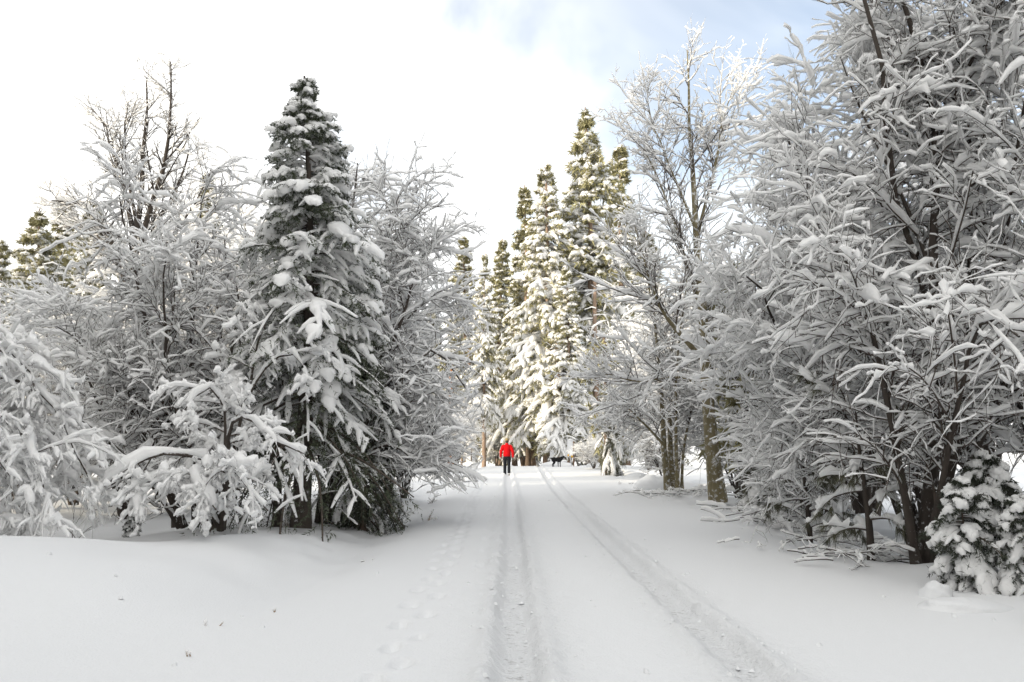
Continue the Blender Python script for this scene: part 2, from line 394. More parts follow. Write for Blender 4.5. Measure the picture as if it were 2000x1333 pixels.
def needles(rng, P, n, ln, w, fwd=0.5, droop=0.0, t0=0.0):
    """needle blades along the polylines P"""
    B, M, _ = P.shape
    t = t0 + (1 - t0) * rng.random((B, n)); f = t * (M - 1); i0 = np.minimum(f.astype(int), M - 2); fr = (f - i0)[..., None]
    bi = np.arange(B)[:, None]; pos = P[bi, i0] * (1 - fr) + P[bi, i0 + 1] * fr; tan = unit(P[bi, i0 + 1] - P[bi, i0])
    rv = rng.normal(size=(B, n, 3)); v = unit(rv - (rv * tan).sum(-1, keepdims=True) * tan)
    d = v + tan * fwd; d[..., 2] -= droop; d = unit(d)
    sd = unit(np.cross(d, rng.normal(size=(B, n, 3))))
    l = ln * (0.6 + 0.8 * rng.random((B, n, 1)))
    V = np.stack((pos - sd * w * .5, pos + sd * w * .5, pos + d * l), 2).reshape(-1, 3)
    return V, np.arange(len(V)).reshape(-1, 3)

def fir_geom(rng, H, Rb, z0, nb, nbl, ntw, nneed, nl, nw, droop, load, snow_b, snow_t, shape=0.85, trunk_r=None, Sn=5, top_up=0.55, low_dz=-0.25, lean=0.0, thin=0.0, tw_lo=0.35, lumpy=0.25, bexp=1.2, bmax=1.0, pads=0, pad_r=.1, low_bare=0.0, top_load=0.0):
    trunk_r = trunk_r or H * 0.016
    N0 = 14; zz = np.linspace(0, H, N0); tp = np.stack((lean * (zz / H) ** 2 + 0.01 * H * np.sin(zz / H * 5 + rng.random() * 6) * (zz / H), 0.008 * H * np.sin(zz / H * 4 + rng.random() * 6) * (zz / H), zz), -1)[None]
    tr = np.linspace(trunk_r, trunk_r * 0.12, N0)[None] * (1 + 0.3 * np.exp(-np.arange(N0) * 2.0))
    t = np.sort(z0 / H + (0.985 - z0 / H) * rng.random(nb) ** bexp)
    f = t * (N0 - 1); i0 = np.minimum(f.astype(int), N0 - 2); fr = (f - i0)[:, None]
    pos = tp[0, i0] * (1 - fr) + tp[0, i0 + 1] * fr
    s = (1 - t) / (1 - z0 / H)
    az = rng.random(nb) * 2 * np.pi
    gapn = 0.75 + 0.35 * np.sin(az * 2 + t * 23 + rng.random() * 6)     # uneven outline
    ln = (Rb * s ** shape * (0.55 + 0.45 * gapn) * np.exp(rng.normal(size=nb) * 0.16) + 0.025 * Rb)
    dz = low_dz + (top_up - low_dz) * t ** 1.6 + rng.normal(size=nb) * 0.10
    d = unit(np.stack((np.cos(az), np.sin(az), dz), -1)); N = 7; P = np.empty((nb, N, 3)); P[:, 0] = pos
    for i in range(1, N):
        d = d + rng.normal(size=(nb, 3)) * 0.05; d[:, 2] -= droop * (0.6 if i > 4 else 1.0) * (0.3 + 0.7 * s); d = unit(d)
        P[:, i] = P[:, i - 1] + d * (ln / (N - 1))[:, None]
    R = (0.008 + 0.010 * ln)[:, None] * np.linspace(1, 0.3, N)[None]
    # branchlets in the plane of the bough
    B = nb; tt = 0.12 + 0.86 * (np.arange(nbl)[None] + rng.random((B, nbl))) / nbl
    f = tt * (N - 1); i0 = np.minimum(f.astype(int), N - 2); fr = (f - i0)[..., None]; bi = np.arange(B)[:, None]
    bp = P[bi, i0] * (1 - fr) + P[bi, i0 + 1] * fr; tan = unit(P[bi, i0 + 1] - P[bi, i0])
    side = unit(np.cross(tan, np.array([0, 0, 1.0]))) * np.where(np.arange(nbl) % 2, 1, -1)[None, :, None]
    a = np.radians(48 + rng.normal(size=(B, nbl)) * 12)[..., None]
    d = np.cos(a) * tan + np.sin(a) * side; d[..., 2] += rng.normal(size=(B, nbl)) * 0.22 - 0.06; d = unit(d)
    l2 = (ln[:, None] * 0.42 * (1.05 - 0.75 * tt) * np.exp(rng.normal(size=(B, nbl)) * 0.2) + 0.07 * min(1.0, Rb))
    K = B * nbl; d = d.reshape(K, 3); M = 4; Q = np.empty((K, M, 3)); Q[:, 0] = bp.reshape(K, 3)
    for i in range(1, M):
        d = d + rng.normal(size=(K, 3)) * 0.06; d[:, 2] -= droop * 0.9; d = unit(d); Q[:, i] = Q[:, i - 1] + d * (l2.reshape(K) / (M - 1))[:, None]
    QR = np.full((K, M), 0.006) * np.linspace(1, .4, M)
    wood = MB().add(*tubes(P, R, 4)); fol = MB(); sn = MB()
    if ntw:
        W, WR, _, _ = sprout(rng, Q, QR, ntw, 0.15, 1.0, 0.5, 45, 3, up=-0.05, droop=0.15, wig=0.08, rmax=.004, taper=0.4, lvar=.2, flat=.5, plen=l2.reshape(K))
        fol.add(*needles(rng, W, nneed, nl, nw, 0.9, 0.05)); fol.add(*needles(rng, Q, nneed * 2, nl, nw, 0.9, 0.05))
    else:
        fol.add(*needles(rng, Q, nneed, nl, nw, 0.9, 0.25))
    fol.add(*needles(rng, P, nneed * 4, nl, nw, 0.9, 0.05, 0.3))
    if thin:
        kp = rng.random(len(Q)) > thin; Qs, QRs, own = Q[kp], QR[kp], np.repeat(np.arange(nb), nbl)[kp]
    else: Qs, QRs, own = Q, QR, np.repeat(np.arange(nb), nbl)
    # snow: a pillow along loaded boughs, fingers along their branchlets
    ld = np.clip(load + rng.normal(size=nb) * 0.35, 0.0, 1.35)
    ld = ld + top_load * sstep(.45, .8, t)
    if low_bare: ld = ld * (.15 + .85 * sstep(low_bare * .5, low_bare, t))
    k = ld > 0.25
    prof = np.array([0.15, 0.5, 0.85, 1.0, 1.05, 0.95, 0.35])
    rs = (snow_b * (0.5 + 0.5 * np.minimum(ln / Rb, bmax)) * ld)[:, None] * prof[None] * (1 - lumpy + 2 * lumpy * rng.random((nb, N)))
    if snow_b: sn.add(*tubes(P[k], rs[k], Sn + 1, off=R[k] * .5 + rs[k] * 0.42, wide=1.25, flat=0.62))
    for j in range(pads):
        c = np.clip(.95 - .20 * j + rng.normal(size=nb) * .10, .2, 1.0); hl = pad_r * (1.3 + 1.4 * rng.random(nb)) / np.maximum(ln, .25)
        u = np.clip(c[:, None] + hl[:, None] * np.linspace(-1, 1, 6)[None], 0, 1.08); f = u * (N - 1); i0 = np.clip(f.astype(int), 0, N - 2); fr = (f - i0)[..., None]; bi = np.arange(nb)[:, None]
        C = P[bi, i0] * (1 - fr) + P[bi, i0 + 1] * fr; C = C + rng.normal(size=(nb, 1, 3)) * (.06, .06, 0); C[:, :, 2] -= np.linspace(-1, 1, 6)[None] ** 2 * .05
        rr = (pad_r * np.clip(.45 + .6 * ln / Rb * 2, .5, 1.0) * np.exp(rng.normal(size=nb) * .25))[:, None] * np.array([.35, .85, 1.05, 1.0, .8, .25])[None] * (.65 + .7 * rng.random((nb, 6)))
        m = (ld > .45) & (t > low_bare) & (rng.random(nb) < .85); sn.add(*tubes(C[m], rr[m], 8, off=rr[m] * .35, wide=1.3, flat=.72))
    kk = (ld[own] > 0.2) & (rng.random(len(own)) < tw_lo + (1 - tw_lo) * np.minimum(ld[own], 1) ** 2)
    r2 = (snow_t * (0.5 + 0.5 * np.minimum(ld[own], 1.2)))[:, None] * np.array([0.9, 1.1, 1.0, 0.45])[None] * (0.65 + 0.7 * rng.random((len(own), M)))
    sn.add(*tubes(Qs[kk], r2[kk], Sn, off=r2[kk] * 0.55, wide=1.2, flat=0.75))
    return tp, tr, wood, fol, sn
def conifer(name, label, cat, loc, seed, mats=None, group=None, rz=0.0, sc=(1, 1, 1), **kw):
    rng = np.random.default_rng(seed); mats = mats or (m_bark_fir, m_needle)
    tp, tr, wood, fol, sn = fir_geom(rng, **kw)
    root = thing(name, label, cat, tuple(loc), rz, group); root.scale = sc
    link('trunk', MB().add(*tubes(tp, tr, 9)).mesh('trunk', mats[0]), root)
    many(link('boughs', wood.mesh('boughs', m_twig), root)); many(link('foliage', fol.mesh('foliage', mats[1], smooth=False), root)); many(link('snow_cover', sn.mesh('snow_cover', m_snow), root))
    return root

def rayline(*pts):
    """stem control points from (px, py, distance)"""
    return [at(*p) for p in pts]
def gpt(px, Y, dz=-0.05):
    p = at(px, 900, Y); return np.array((p[0], Y, gz(p[0], Y) + dz))

#@@TREES
# ------------------------------------------------------------------ right side: the big snow-laden trees close to the camera
LOWR = (0.6, 3.0, 0.45)
b = gpt(1790, 9.7)
RIGHT = broadleaf('broadleaf_tree', 'big leafless tree at right edge, dark forked stems and branches thick with snow', 'tree', b,
  [(rayline((1800, 1110, 9.7), (1828, 800, 9.9), (1822, 500, 10.1), (1828, 250, 10.3), (1770, 20, 10.4), (1700, -160, 10.4)), .085, .022),
   (rayline((1790, 1105, 9.6), (1745, 850, 9.5), (1700, 650, 9.5), (1655, 510, 9.6), (1600, 430, 9.8)), .055, .014),
   (rayline((1805, 1110, 9.9), (1880, 800, 10.4), (1896, 400, 11.0), (1860, 150, 11.4), (1890, -120, 11.6)), .060, .018),
   (rayline((1795, 1108, 9.8), (1700, 880, 10.6), (1600, 770, 11.2), (1540, 690, 11.6), (1480, 680, 12)), .045, .010),
   (rayline((1805, 1110, 9.7), (1850, 900, 9.0), (1890, 700, 8.4), (1930, 620, 7.9), (1990, 660, 7.5)), .045, .012),
   (rayline((1805, 1110, 9.8), (1940, 800, 10.2), (2060, 500, 10.5), (2120, 200, 10.6)), .055, .014),
   (rayline((1828, 560, 10.1), (1770, 400, 10.4), (1700, 260, 10.8), (1640, 110, 11.0)), .034, .008),
   (rayline((1826, 300, 10.3), (1890, 130, 10.0), (1960, 0, 9.8), (2010, -120, 9.6)), .034, .009),
   (rayline((1797, 1108, 9.7), (1730, 760, 10.2), (1690, 560, 11), (1640, 360, 11.6), (1560, 250, 12)), .045, .010)],
  [dict(n=14, t0=.2, t1=.99, L=1.2, ang=46, N=8, up=0.18, droop=0.12, wig=.05, rmax=0.02, taper=.40, th=0.036, Ss=5),
   dict(n=9, t0=.12, t1=1.0, L=0.7, ang=50, N=7, up=0.06, droop=0.14, wig=.20, rmax=.016, rk=.8, taper=.25, lvar=.45, th=0.028),
   dict(n=4, t0=.08, t1=1.0, L=0.36, ang=52, N=5, up=0.04, droop=0.12, wig=.26, rmax=.0078, rk=.95, taper=.05, lvar=.5, th=0.021, thin=[0, 2, 4], Ss=3, spurs=1)],
  .033, 11, low=LOWR, stem_snow=.045)

b = gpt(1640, 14.0)
broadleaf('broadleaf_tree', 'wide rounded snowy tree leaning over the right verge, left of the big right-edge tree', 'tree', b,
  [(rayline((1685, 1000, 14), (1645, 800, 13.6), (1585, 600, 13.3), (1550, 420, 13), (1525, 250, 12.8)), .06, .012),
   (rayline((1695, 1000, 14), (1685, 750, 14), (1655, 500, 14), (1615, 350, 14), (1585, 230, 14)), .06, .012),
   (rayline((1675, 1000, 14), (1605, 800, 13.2), (1515, 640, 12.6), (1485, 560, 12.2), (1455, 540, 12)), .05, .012),
   (rayline((1685, 1000, 14), (1605, 830, 13.6), (1550, 740, 13.4), (1485, 690, 13.2), (1485, 720, 13)), .045, .010),
   (rayline((1705, 1000, 14), (1735, 750, 14.6), (1735, 500, 15), (1705, 330, 15.2)), .055, .012),
   (rayline((1685, 1000, 14), (1625, 700, 14.8), (1545, 480, 15.4), (1545, 330, 15.6)), .05, .012),
   (rayline((1695, 1000, 14), (1655, 860, 13.0), (1610, 800, 12.4), (1540, 830, 12.0), (1530, 880, 11.8)), .04, .010)],
  [dict(n=13, t0=.2, t1=.99, L=1.3, ang=46, N=8, up=0.18, droop=0.12, wig=.05, rmax=0.02, taper=.40, th=0.034, Ss=5),
   dict(n=9, t0=.12, t1=1.0, L=0.72, ang=50, N=7, up=0.06, droop=0.14, wig=.20, rmax=.016, rk=.8, taper=.25, lvar=.45, th=0.026),
   dict(n=4, t0=.08, t1=1.0, L=0.38, ang=52, N=5, up=0.04, droop=0.12, wig=.26, rmax=.0078, rk=.95, taper=.05, lvar=.5, th=0.02, thin=[0, 2, 4], Ss=3, spurs=1)],
  .035, 12, low=(0.5, 2.2, .5), stem_snow=.05)

copy_thing(RIGHT, 'leafless tree cut off by the right edge of the frame, snow on crossing limbs', gpt(2080, 10.6), 2.6, (1, 1, 1))

# tall bare tree with the thick grey-green trunk on the right verge
b = gpt(1402, 20.5)
broadleaf('broadleaf_tree', 'tall slender bare tree with thick yellow-grey trunk on the right verge, tip against blue sky', 'tree', b,
  [(rayline((1403, 982, 20.5), (1388, 850, 20.5), (1379, 720, 20.5), (1372, 600, 20.6), (1358, 420, 20.8), (1348, 250, 21), (1342, 100, 21)), .19, .014),
   (rayline((1376, 705, 20.5), (1330, 655, 20.2), (1290, 600, 20), (1262, 520, 19.8), (1240, 440, 19.7)), .075, .012),
   (rayline((1380, 760, 20.5), (1320, 735, 20.2), (1250, 745, 19.8), (1180, 730, 19.4)), .05, .010),
   (rayline((1374, 620, 20.6), (1330, 480, 21), (1290, 360, 21.3), (1240, 260, 21.6)), .06, .010),
   (rayline((1362, 460, 20.8), (1395, 330, 20.6), (1415, 220, 20.5), (1440, 160, 20.4)), .05, .009),
   (rayline((1360, 450, 20.8), (1310, 330, 21), (1275, 240, 21.2), (1262, 180, 21.3)), .045, .008)],
  [dict(n=18, t0=.28, t1=.985, L=1.75, ang=44, N=8, up=.18, droop=-.10, wig=.05, rmax=.028, taper=.55, th=.025),
   dict(n=7, t0=.12, t1=1.0, L=.70, ang=42, N=6, up=.10, droop=-.06, wig=.07, rmax=.014, taper=.4, th=.021),
   dict(n=5, t0=.12, t1=1.0, L=.26, ang=46, N=4, up=.08, droop=-.05, wig=.10, rmax=.011, rk=.9, taper=.3, th=.016, thin=[0, 2, 3], Ss=3)],
  .021, 14, bark=m_bark_grey, stem_S=12, stem_snow=.04)

b = gpt(1315, 24.5)
broadleaf('broadleaf_tree', 'clump of thin mossy trunks with lacy white branches left of the thick grey-green trunk', 'tree', b,
  [(rayline((1305, 962, 24.5), (1296, 860, 24.5), (1290, 740, 24.5), (1275, 600, 24.6), (1255, 500, 24.7)), .10, .015),
   (rayline((1315, 962, 24.6), (1308, 850, 24.8), (1312, 700, 25), (1330, 560, 25.2)), .10, .015),
   (rayline((1324, 960, 24.3), (1320, 850, 24.3), (1322, 700, 24.3), (1340, 560, 24.3), (1345, 470, 24.3)), .06, .012),
   (rayline((1297, 870, 24.5), (1260, 830, 24), (1215, 790, 23.6), (1180, 790, 23.4)), .045, .010),
   (rayline((1332, 960, 24.6), (1335, 880, 24.6), (1360, 760, 24.8), (1385, 640, 25)), .05, .010)],
  [dict(n=14, t0=.2, t1=.99, L=1.3, ang=46, N=8, up=0.12, droop=0.02, wig=.05, rmax=0.02, taper=.40, th=0.026, Ss=5),
   dict(n=9, t0=.12, t1=1.0, L=0.85, ang=50, N=7, up=0.04, droop=0.06, wig=.20, rmax=.016, rk=.8, taper=.25, lvar=.45, th=0.02),
   dict(n=4, t0=.08, t1=1.0, L=0.38, ang=52, N=5, up=0.04, droop=0.05, wig=.26, rmax=.0078, rk=.95, taper=.05, lvar=.5, th=0.016, thin=[0, 2, 4], Ss=3, spurs=1)],
  .026, 15, bark=m_bark_grey, stem_snow=.03)

# ------------------------------------------------------------------ left side
LOWL = (0.3, 1.6, 0.75)
b = gpt(385, 13.6)
broadleaf('broadleaf_shrub', 'big fan-shaped multi-stemmed snowy shrub on the left, dark stems behind the smooth drift', 'shrub', b,
  [(rayline((345, 1030, 13.6), (330, 850, 13.6), (290, 650, 13.7), (245, 450, 13.8), (230, 380, 13.8)), .07, .012),
   (rayline((385, 1030, 13.8), (372, 850, 14), (375, 620, 14.2), (390, 450, 14.3), (395, 380, 14.3)), .07, .012),
   (rayline((425, 1030, 13.6), (430, 850, 13.4), (455, 680, 13.2), (470, 560, 13.4)), .06, .012),
   (rayline((355, 1030, 13.5), (270, 830, 13.2), (180, 690, 13), (110, 640, 12.9)), .05, .010),
   (rayline((360, 1030, 13.7), (280, 800, 14.2), (210, 640, 14.6), (150, 590, 15.0)), .05, .010),
   (rayline((400, 1030, 13.7), (340, 780, 13), (320, 600, 12.6), (330, 500, 12.4)), .055, .010),
   (rayline((410, 1030, 13.9), (410, 780, 14.8), (440, 560, 15.4), (440, 460, 15.6)), .05, .010),
   (rayline((350, 1030, 13.5), (260, 900, 12.8), (160, 830, 12.4), (90, 860, 12.2)), .04, .009)],
  [dict(n=14, t0=.2, t1=.99, L=1.2, ang=46, N=8, up=0.2, droop=0.12, wig=.05, rmax=0.02, taper=.40, th=0.032, Ss=5),
   dict(n=9, t0=.12, t1=1.0, L=0.7, ang=50, N=7, up=0.08, droop=0.14, wig=.20, rmax=.016, rk=.8, taper=.25, lvar=.45, th=0.024),
   dict(n=4, t0=.08, t1=1.0, L=0.36, ang=52, N=5, up=0.05, droop=0.12, wig=.26, rmax=.0078, rk=.95, taper=.05, lvar=.5, th=0.018, thin=[0, 2, 4], Ss=3, spurs=1)],
  .032, 21, low=LOWL, stem_snow=.045)

ANTLER = [dict(n=9, t0=.18, t1=1.0, L=.55, ang=46, N=6, up=.02, droop=.26, wig=.09, rmax=.014, taper=.3, flat=.5),
          dict(n=6, t0=.15, t1=1.0, L=.26, ang=46, N=5, up=.0, droop=.28, wig=.10, rmax=.008, taper=.3),
          dict(n=3, t0=.2, t1=1.0, L=.12, ang=48, N=3, up=.0, droop=.2, wig=.1, rmax=.006, taper=.2)]
b = gpt(440, 11.6)
broadleaf('broadleaf_shrub', 'low shrub with drooping antler-like branches plastered in white snow before the left thicket', 'shrub', b,
  [(rayline((430, 1035, 11.6), (440, 930, 11.4), (450, 840, 11.1), (480, 815, 10.8), (530, 860, 10.6), (590, 890, 10.5)), .04, .010),
   (rayline((430, 1035, 11.6), (420, 960, 11.3), (400, 900, 11), (320, 890, 10.7), (240, 920, 10.5), (190, 965, 10.4)), .04, .010),
   (rayline((432, 1035, 11.6), (440, 960, 11.2), (440, 905, 10.8), (460, 920, 10.4), (500, 970, 10.2), (520, 1000, 10.1)), .035, .009),
   (rayline((430, 1035, 11.6), (410, 950, 11.2), (380, 930, 10.8), (390, 960, 10.5), (420, 1000, 10.4)), .03, .008),
   (rayline((434, 1035, 11.7), (460, 860, 11.9), (500, 740, 12.0), (560, 690, 11.9), (600, 720, 11.8)), .04, .010),
   (rayline((434, 1035, 11.7), (440, 840, 11.6), (430, 780, 11.4), (400, 760, 11.2), (360, 800, 11)), .035, .009),
   (rayline((434, 1035, 11.7), (480, 800, 12.2), (510, 650, 12.4), (570, 560, 12.5)), .035, .009),
   (rayline((432, 1035, 11.6), (370, 960, 11), (300, 940, 10.7), (250, 980, 10.5)), .03, .008)],
  ANTLER, .030, 22, stem_snow=.055)

b = gpt(-110, 11.5)
broadleaf('broadleaf_shrub', 'snow-bowed shrub at far left edge, long white branches bending to the ground', 'shrub', b,
  [(rayline((-110, 1050, 11.5), (-80, 830, 11.3), (-20, 740, 11), (60, 755, 10.8), (130, 830, 10.6), (165, 930, 10.5)), .05, .010),
   (rayline((-110, 1050, 11.5), (-90, 780, 11.2), (-40, 690, 11), (20, 690, 10.8), (80, 760, 10.6)), .05, .010),
   (rayline((-110, 1050, 11.5), (-90, 880, 11), (-40, 800, 10.6), (30, 820, 10.3), (70, 900, 10.1), (90, 980, 10)), .04, .009),
   (rayline((-110, 1050, 11.5), (-90, 900, 11.4), (-20, 830, 11.4), (80, 850, 11.3), (140, 920, 11.2)), .04, .009),
   (rayline((-110, 1050, 11.5), (-100, 900, 10.7), (-60, 860, 10.2), (0, 900, 9.9), (30, 980, 9.8)), .04, .009),
   (rayline((-110, 1050, 11.5), (-100, 780, 11.8), (-60, 640, 12), (0, 640, 12), (50, 700, 12)), .04, .009),
   (rayline((-110, 1050, 11.5), (-60, 940, 11), (-10, 920, 10.6), (40, 980, 10.4), (60, 1030, 10.3)), .03, .008)],
  [dict(n=14, t0=.2, t1=1.0, L=.75, ang=40, N=6, up=.0, droop=.26, wig=.08, rmax=.014, taper=.3, flat=.4),
   dict(n=7, t0=.15, t1=1.0, L=.40, ang=38, N=5, up=.0, droop=.30, wig=.09, rmax=.009, taper=.3),
   dict(n=3, t0=.2, t1=1.0, L=.2, ang=42, N=4, up=.0, droop=.25, wig=.1, rmax=.006, taper=.2)],
  .030, 23, stem_snow=.05)

# tall twin-topped bare tree far left
b = gpt(268, 24.0)
broadleaf('broadleaf_tree', 'tall dark-limbed bare tree with twin tops rising above the left thicket', 'tree', b,
  [(rayline((266, 960, 24), (262, 700, 24), (264, 500, 24), (272, 420, 24), (282, 300, 24), (287, 150, 24)), .20, .018),
   (rayline((264, 520, 24), (295, 400, 23.8), (322, 320, 23.7), (333, 240, 23.6), (334, 120, 23.6)), .10, .016),
   (rayline((266, 480, 24), (238, 350, 24.2), (215, 285, 24.4), (205, 240, 24.5), (176, 215, 24.6)), .09, .016),
   (rayline((266, 560, 24), (300, 450, 24.3), (345, 370, 24.6), (372, 290, 24.8)), .09, .022),
   (rayline((264, 560, 24), (200, 440, 23.6), (150, 400, 23.3), (100, 392, 23)), .075, .02),
   (rayline((264, 600, 24), (210, 480, 24.4), (160, 445, 24.6), (110, 445, 24.8)), .06, .018),
   (rayline((268, 440, 24), (248, 330, 24), (243, 250, 24), (250, 200, 24)), .06, .018),
   (rayline((264, 580, 24), (330, 470, 23.6), (380, 400, 23.4), (415, 330, 23.2)), .06, .018)],
  [dict(n=15, t0=.28, t1=.985, L=1.5, ang=44, N=8, up=.22, droop=-.12, wig=.05, rmax=.038, taper=.55, th=.019),
   dict(n=9, t0=.12, t1=1.0, L=.60, ang=44, N=5, up=.12, droop=-.08, wig=.08, rmax=.019, taper=.4, th=.015),
   dict(n=3, t0=.12, t1=1.0, L=.24, ang=48, N=3, up=.10, droop=-.05, wig=.10, rmax=.013, rk=.9, taper=.3, th=.011, Ss=3)],
  .017, 24, stem_S=10, stem_snow=.03, crown_bark=m_bark)

# tall fan-shaped shrub between the fir and the road
b = gpt(640, 15.4)
not_over_road = lambda e: (e[:, 0] < -.42) & ((e[:, 2] > .55) | (e[:, 0] < -1.9))
broadleaf('broadleaf_tree', 'tall arching multi-stemmed tree right of the big fir, snowy branches overhanging the road', 'tree', b,
  [(rayline((625, 1020, 15.2), (640, 850, 15.4), (670, 620, 15.8), (690, 420, 16), (698, 320, 16.1)), .08, .012),
   (rayline((630, 1020, 15.2), (665, 850, 15.2), (720, 620, 15.4), (760, 450, 15.6), (785, 370, 15.8)), .08, .012),
   (rayline((636, 1020, 15.1), (690, 840, 15), (780, 640, 15), (820, 500, 15.4), (845, 475, 15.6)), .07, .012),
   (rayline((638, 1020, 15.1), (700, 860, 14.8), (800, 720, 14.8), (855, 690, 15.2), (925, 780, 15.6)), .06, .010),
   (rayline((636, 1020, 15.1), (690, 880, 14.6), (770, 800, 14.5), (815, 790, 14.8), (850, 860, 14.9)), .05, .010),
   (rayline((632, 1020, 15.3), (680, 800, 16.4), (760, 560, 17.4), (815, 440, 18)), .07, .012),
   (rayline((632, 1020, 15.3), (700, 800, 16), (800, 620, 17), (880, 560, 17.5), (895, 610, 17.8)), .06, .010),
   (rayline((622, 1020, 15.3), (640, 800, 16.2), (650, 560, 17.2), (660, 380, 17.6)), .06, .010),
   (rayline((636, 1020, 15.0), (690, 920, 14.4), (750, 870, 14.2), (800, 890, 14.2), (820, 920, 14.2)), .04, .009)],
  [dict(env=not_over_road, n=14, t0=.2, t1=.99, L=1.4, ang=46, N=8, up=0.18, droop=0.12, wig=.05, rmax=0.02, taper=.40, th=0.03, Ss=5),
   dict(env=not_over_road, n=9, t0=.12, t1=1.0, L=0.75, ang=50, N=7, up=0.06, droop=0.14, wig=.20, rmax=.016, rk=.8, taper=.25, lvar=.45, th=0.022),
   dict(env=not_over_road, n=4, t0=.08, t1=1.0, L=0.4, ang=52, N=5, up=0.04, droop=0.12, wig=.26, rmax=.0078, rk=.95, taper=.05, lvar=.5, th=0.020, thin=[0, 2, 4], Ss=3, spurs=1)],
  .030, 25, low=(0.5, 2.4, .7), stem_snow=.045)

# the snow-loaded fir
fp = gpt(592, 13.4, -0.1); top = at(603, 168, 13.4)
conifer('fir_tree', 'dark green fir with heavy pillows of snow on drooping boughs, left of the road', 'tree', fp, 31, mats=(m_bark, m_needle),
  H=float(top[2] - fp[2]) + .15, Rb=2.3, z0=1.4, low_bare=.34, top_load=.3, nb=240, nbl=12, ntw=3, nneed=6, nl=.065, nw=.017, droop=.20, load=.62, snow_b=.075, snow_t=.045, tw_lo=.05, lumpy=.45, pads=4, pad_r=.085, shape=.95, bexp=1.0, bmax=.5, trunk_r=.15, top_up=.35, low_dz=-.12, lean=float(top[0] - fp[0]))
fp = gpt(712, 14.7, -0.1)
conifer('fir_tree', 'dark low conifer with hanging boughs almost free of snow, beside the left verge', 'tree', fp, 32, mats=(m_bark_fir, m_needle_dark),
  H=3.6, Rb=1.15, z0=0.1, nb=110, nbl=11, ntw=3, nneed=6, nl=.065, nw=.016, droop=.30, load=.10, snow_b=.05, snow_t=.035, shape=.45, low_dz=-.35)
fp = gpt(545, 13.9, -0.05)
broadleaf('broadleaf_tree', 'single straight dark trunk standing in front of the big fir, ending in snowy twigs', 'tree', fp,
  [(rayline((540, 1040, 13.9), (543, 930, 13.9), (546, 800, 13.9), (540, 700, 13.9), (530, 620, 13.9)), .085, .012)],
  [dict(n=16, t0=.25, t1=.99, L=.8, ang=55, N=6, up=.1, droop=.14, wig=.07, rmax=.015, taper=.3),
   dict(n=7, t0=.15, t1=1.0, L=.4, ang=44, N=5, up=.03, droop=.16, wig=.1, rmax=.009, taper=.4),
   dict(n=4, t0=.1, t1=1.0, L=.2, ang=44, N=3, up=.02, droop=.14, wig=.11, rmax=.006, taper=.35)], .030, 33)

# small snow-buried firs
SM = dict(H=1.9, Rb=.62, z0=0.05, nb=75, nbl=10, ntw=3, nneed=6, nl=.045, nw=.010, droop=.30, load=.85, snow_b=.085, snow_t=.042, shape=.7, low_dz=-.2, Sn=6)
p = gpt(1872, 8.2); small = conifer('fir_sapling', 'small fir buried in snow at lower right, directly under the big dark stems', 'sapling', (p[0], 8.2, p[2]), 41, mats=(m_bark_fir, m_needle_dark), group='snow-buried young firs', **dict(SM, H=1.12, Rb=.60, load=.60))
p = gpt(1985, 7.9); copy_thing(small, 'small snow-buried fir cut by the right edge of the frame', (p[0], 7.9, p[2]), 2.1, (.85, .85, .82), 'snow-buried young firs')
p = gpt(1925, 8.9); copy_thing(small, 'taller snow-buried fir standing behind the two front ones at lower right', (p[0], 8.9, p[2]), 4.0, (1.0, 1.0, 1.12), 'snow-buried young firs')
p = gpt(2045, 6.6); copy_thing(small, 'snowy fir tip poking in at the bottom right corner', (p[0], 6.6, p[2]), 1.0, (.5, .5, .35), 'snow-buried young firs')
p = gpt(266, 12.6); copy_thing(small, 'tiny snow-covered fir behind the smooth drift on the left', (p[0], 12.6, p[2]), 0.5, (.42, .42, .38), 'snow-buried young firs')
p = gpt(605, 16.0); copy_thing(small, 'low snowy fir seedling at the foot of the big fir', (p[0] , 15.0, p[2]), 2.7, (.5, .5, .42), 'snow-buried young firs')
p = gpt(1480, 19.0); mid = conifer('fir_sapling', 'small snow-bowed pine right of the thick grey-green trunk', 'sapling', p, 42, mats=(m_bark_fir, m_needle_pine), group='young conifers on the right verge',
  **dict(SM, H=1.75, Rb=.75, nb=50, nl=.14, nw=.012, load=.8, snow_b=.06))
p = gpt(1196, 38.0); copy_thing(mid, 'narrow young conifer plastered with snow behind the signs', p, 1.2, (1.2, 1.2, 2.4), 'young conifers on the right verge')
p = gpt(1520, 17.5); copy_thing(mid, 'short snowy pine behind the low verge brush', p, 3.0, (.7, .7, .6), 'young conifers on the right verge')

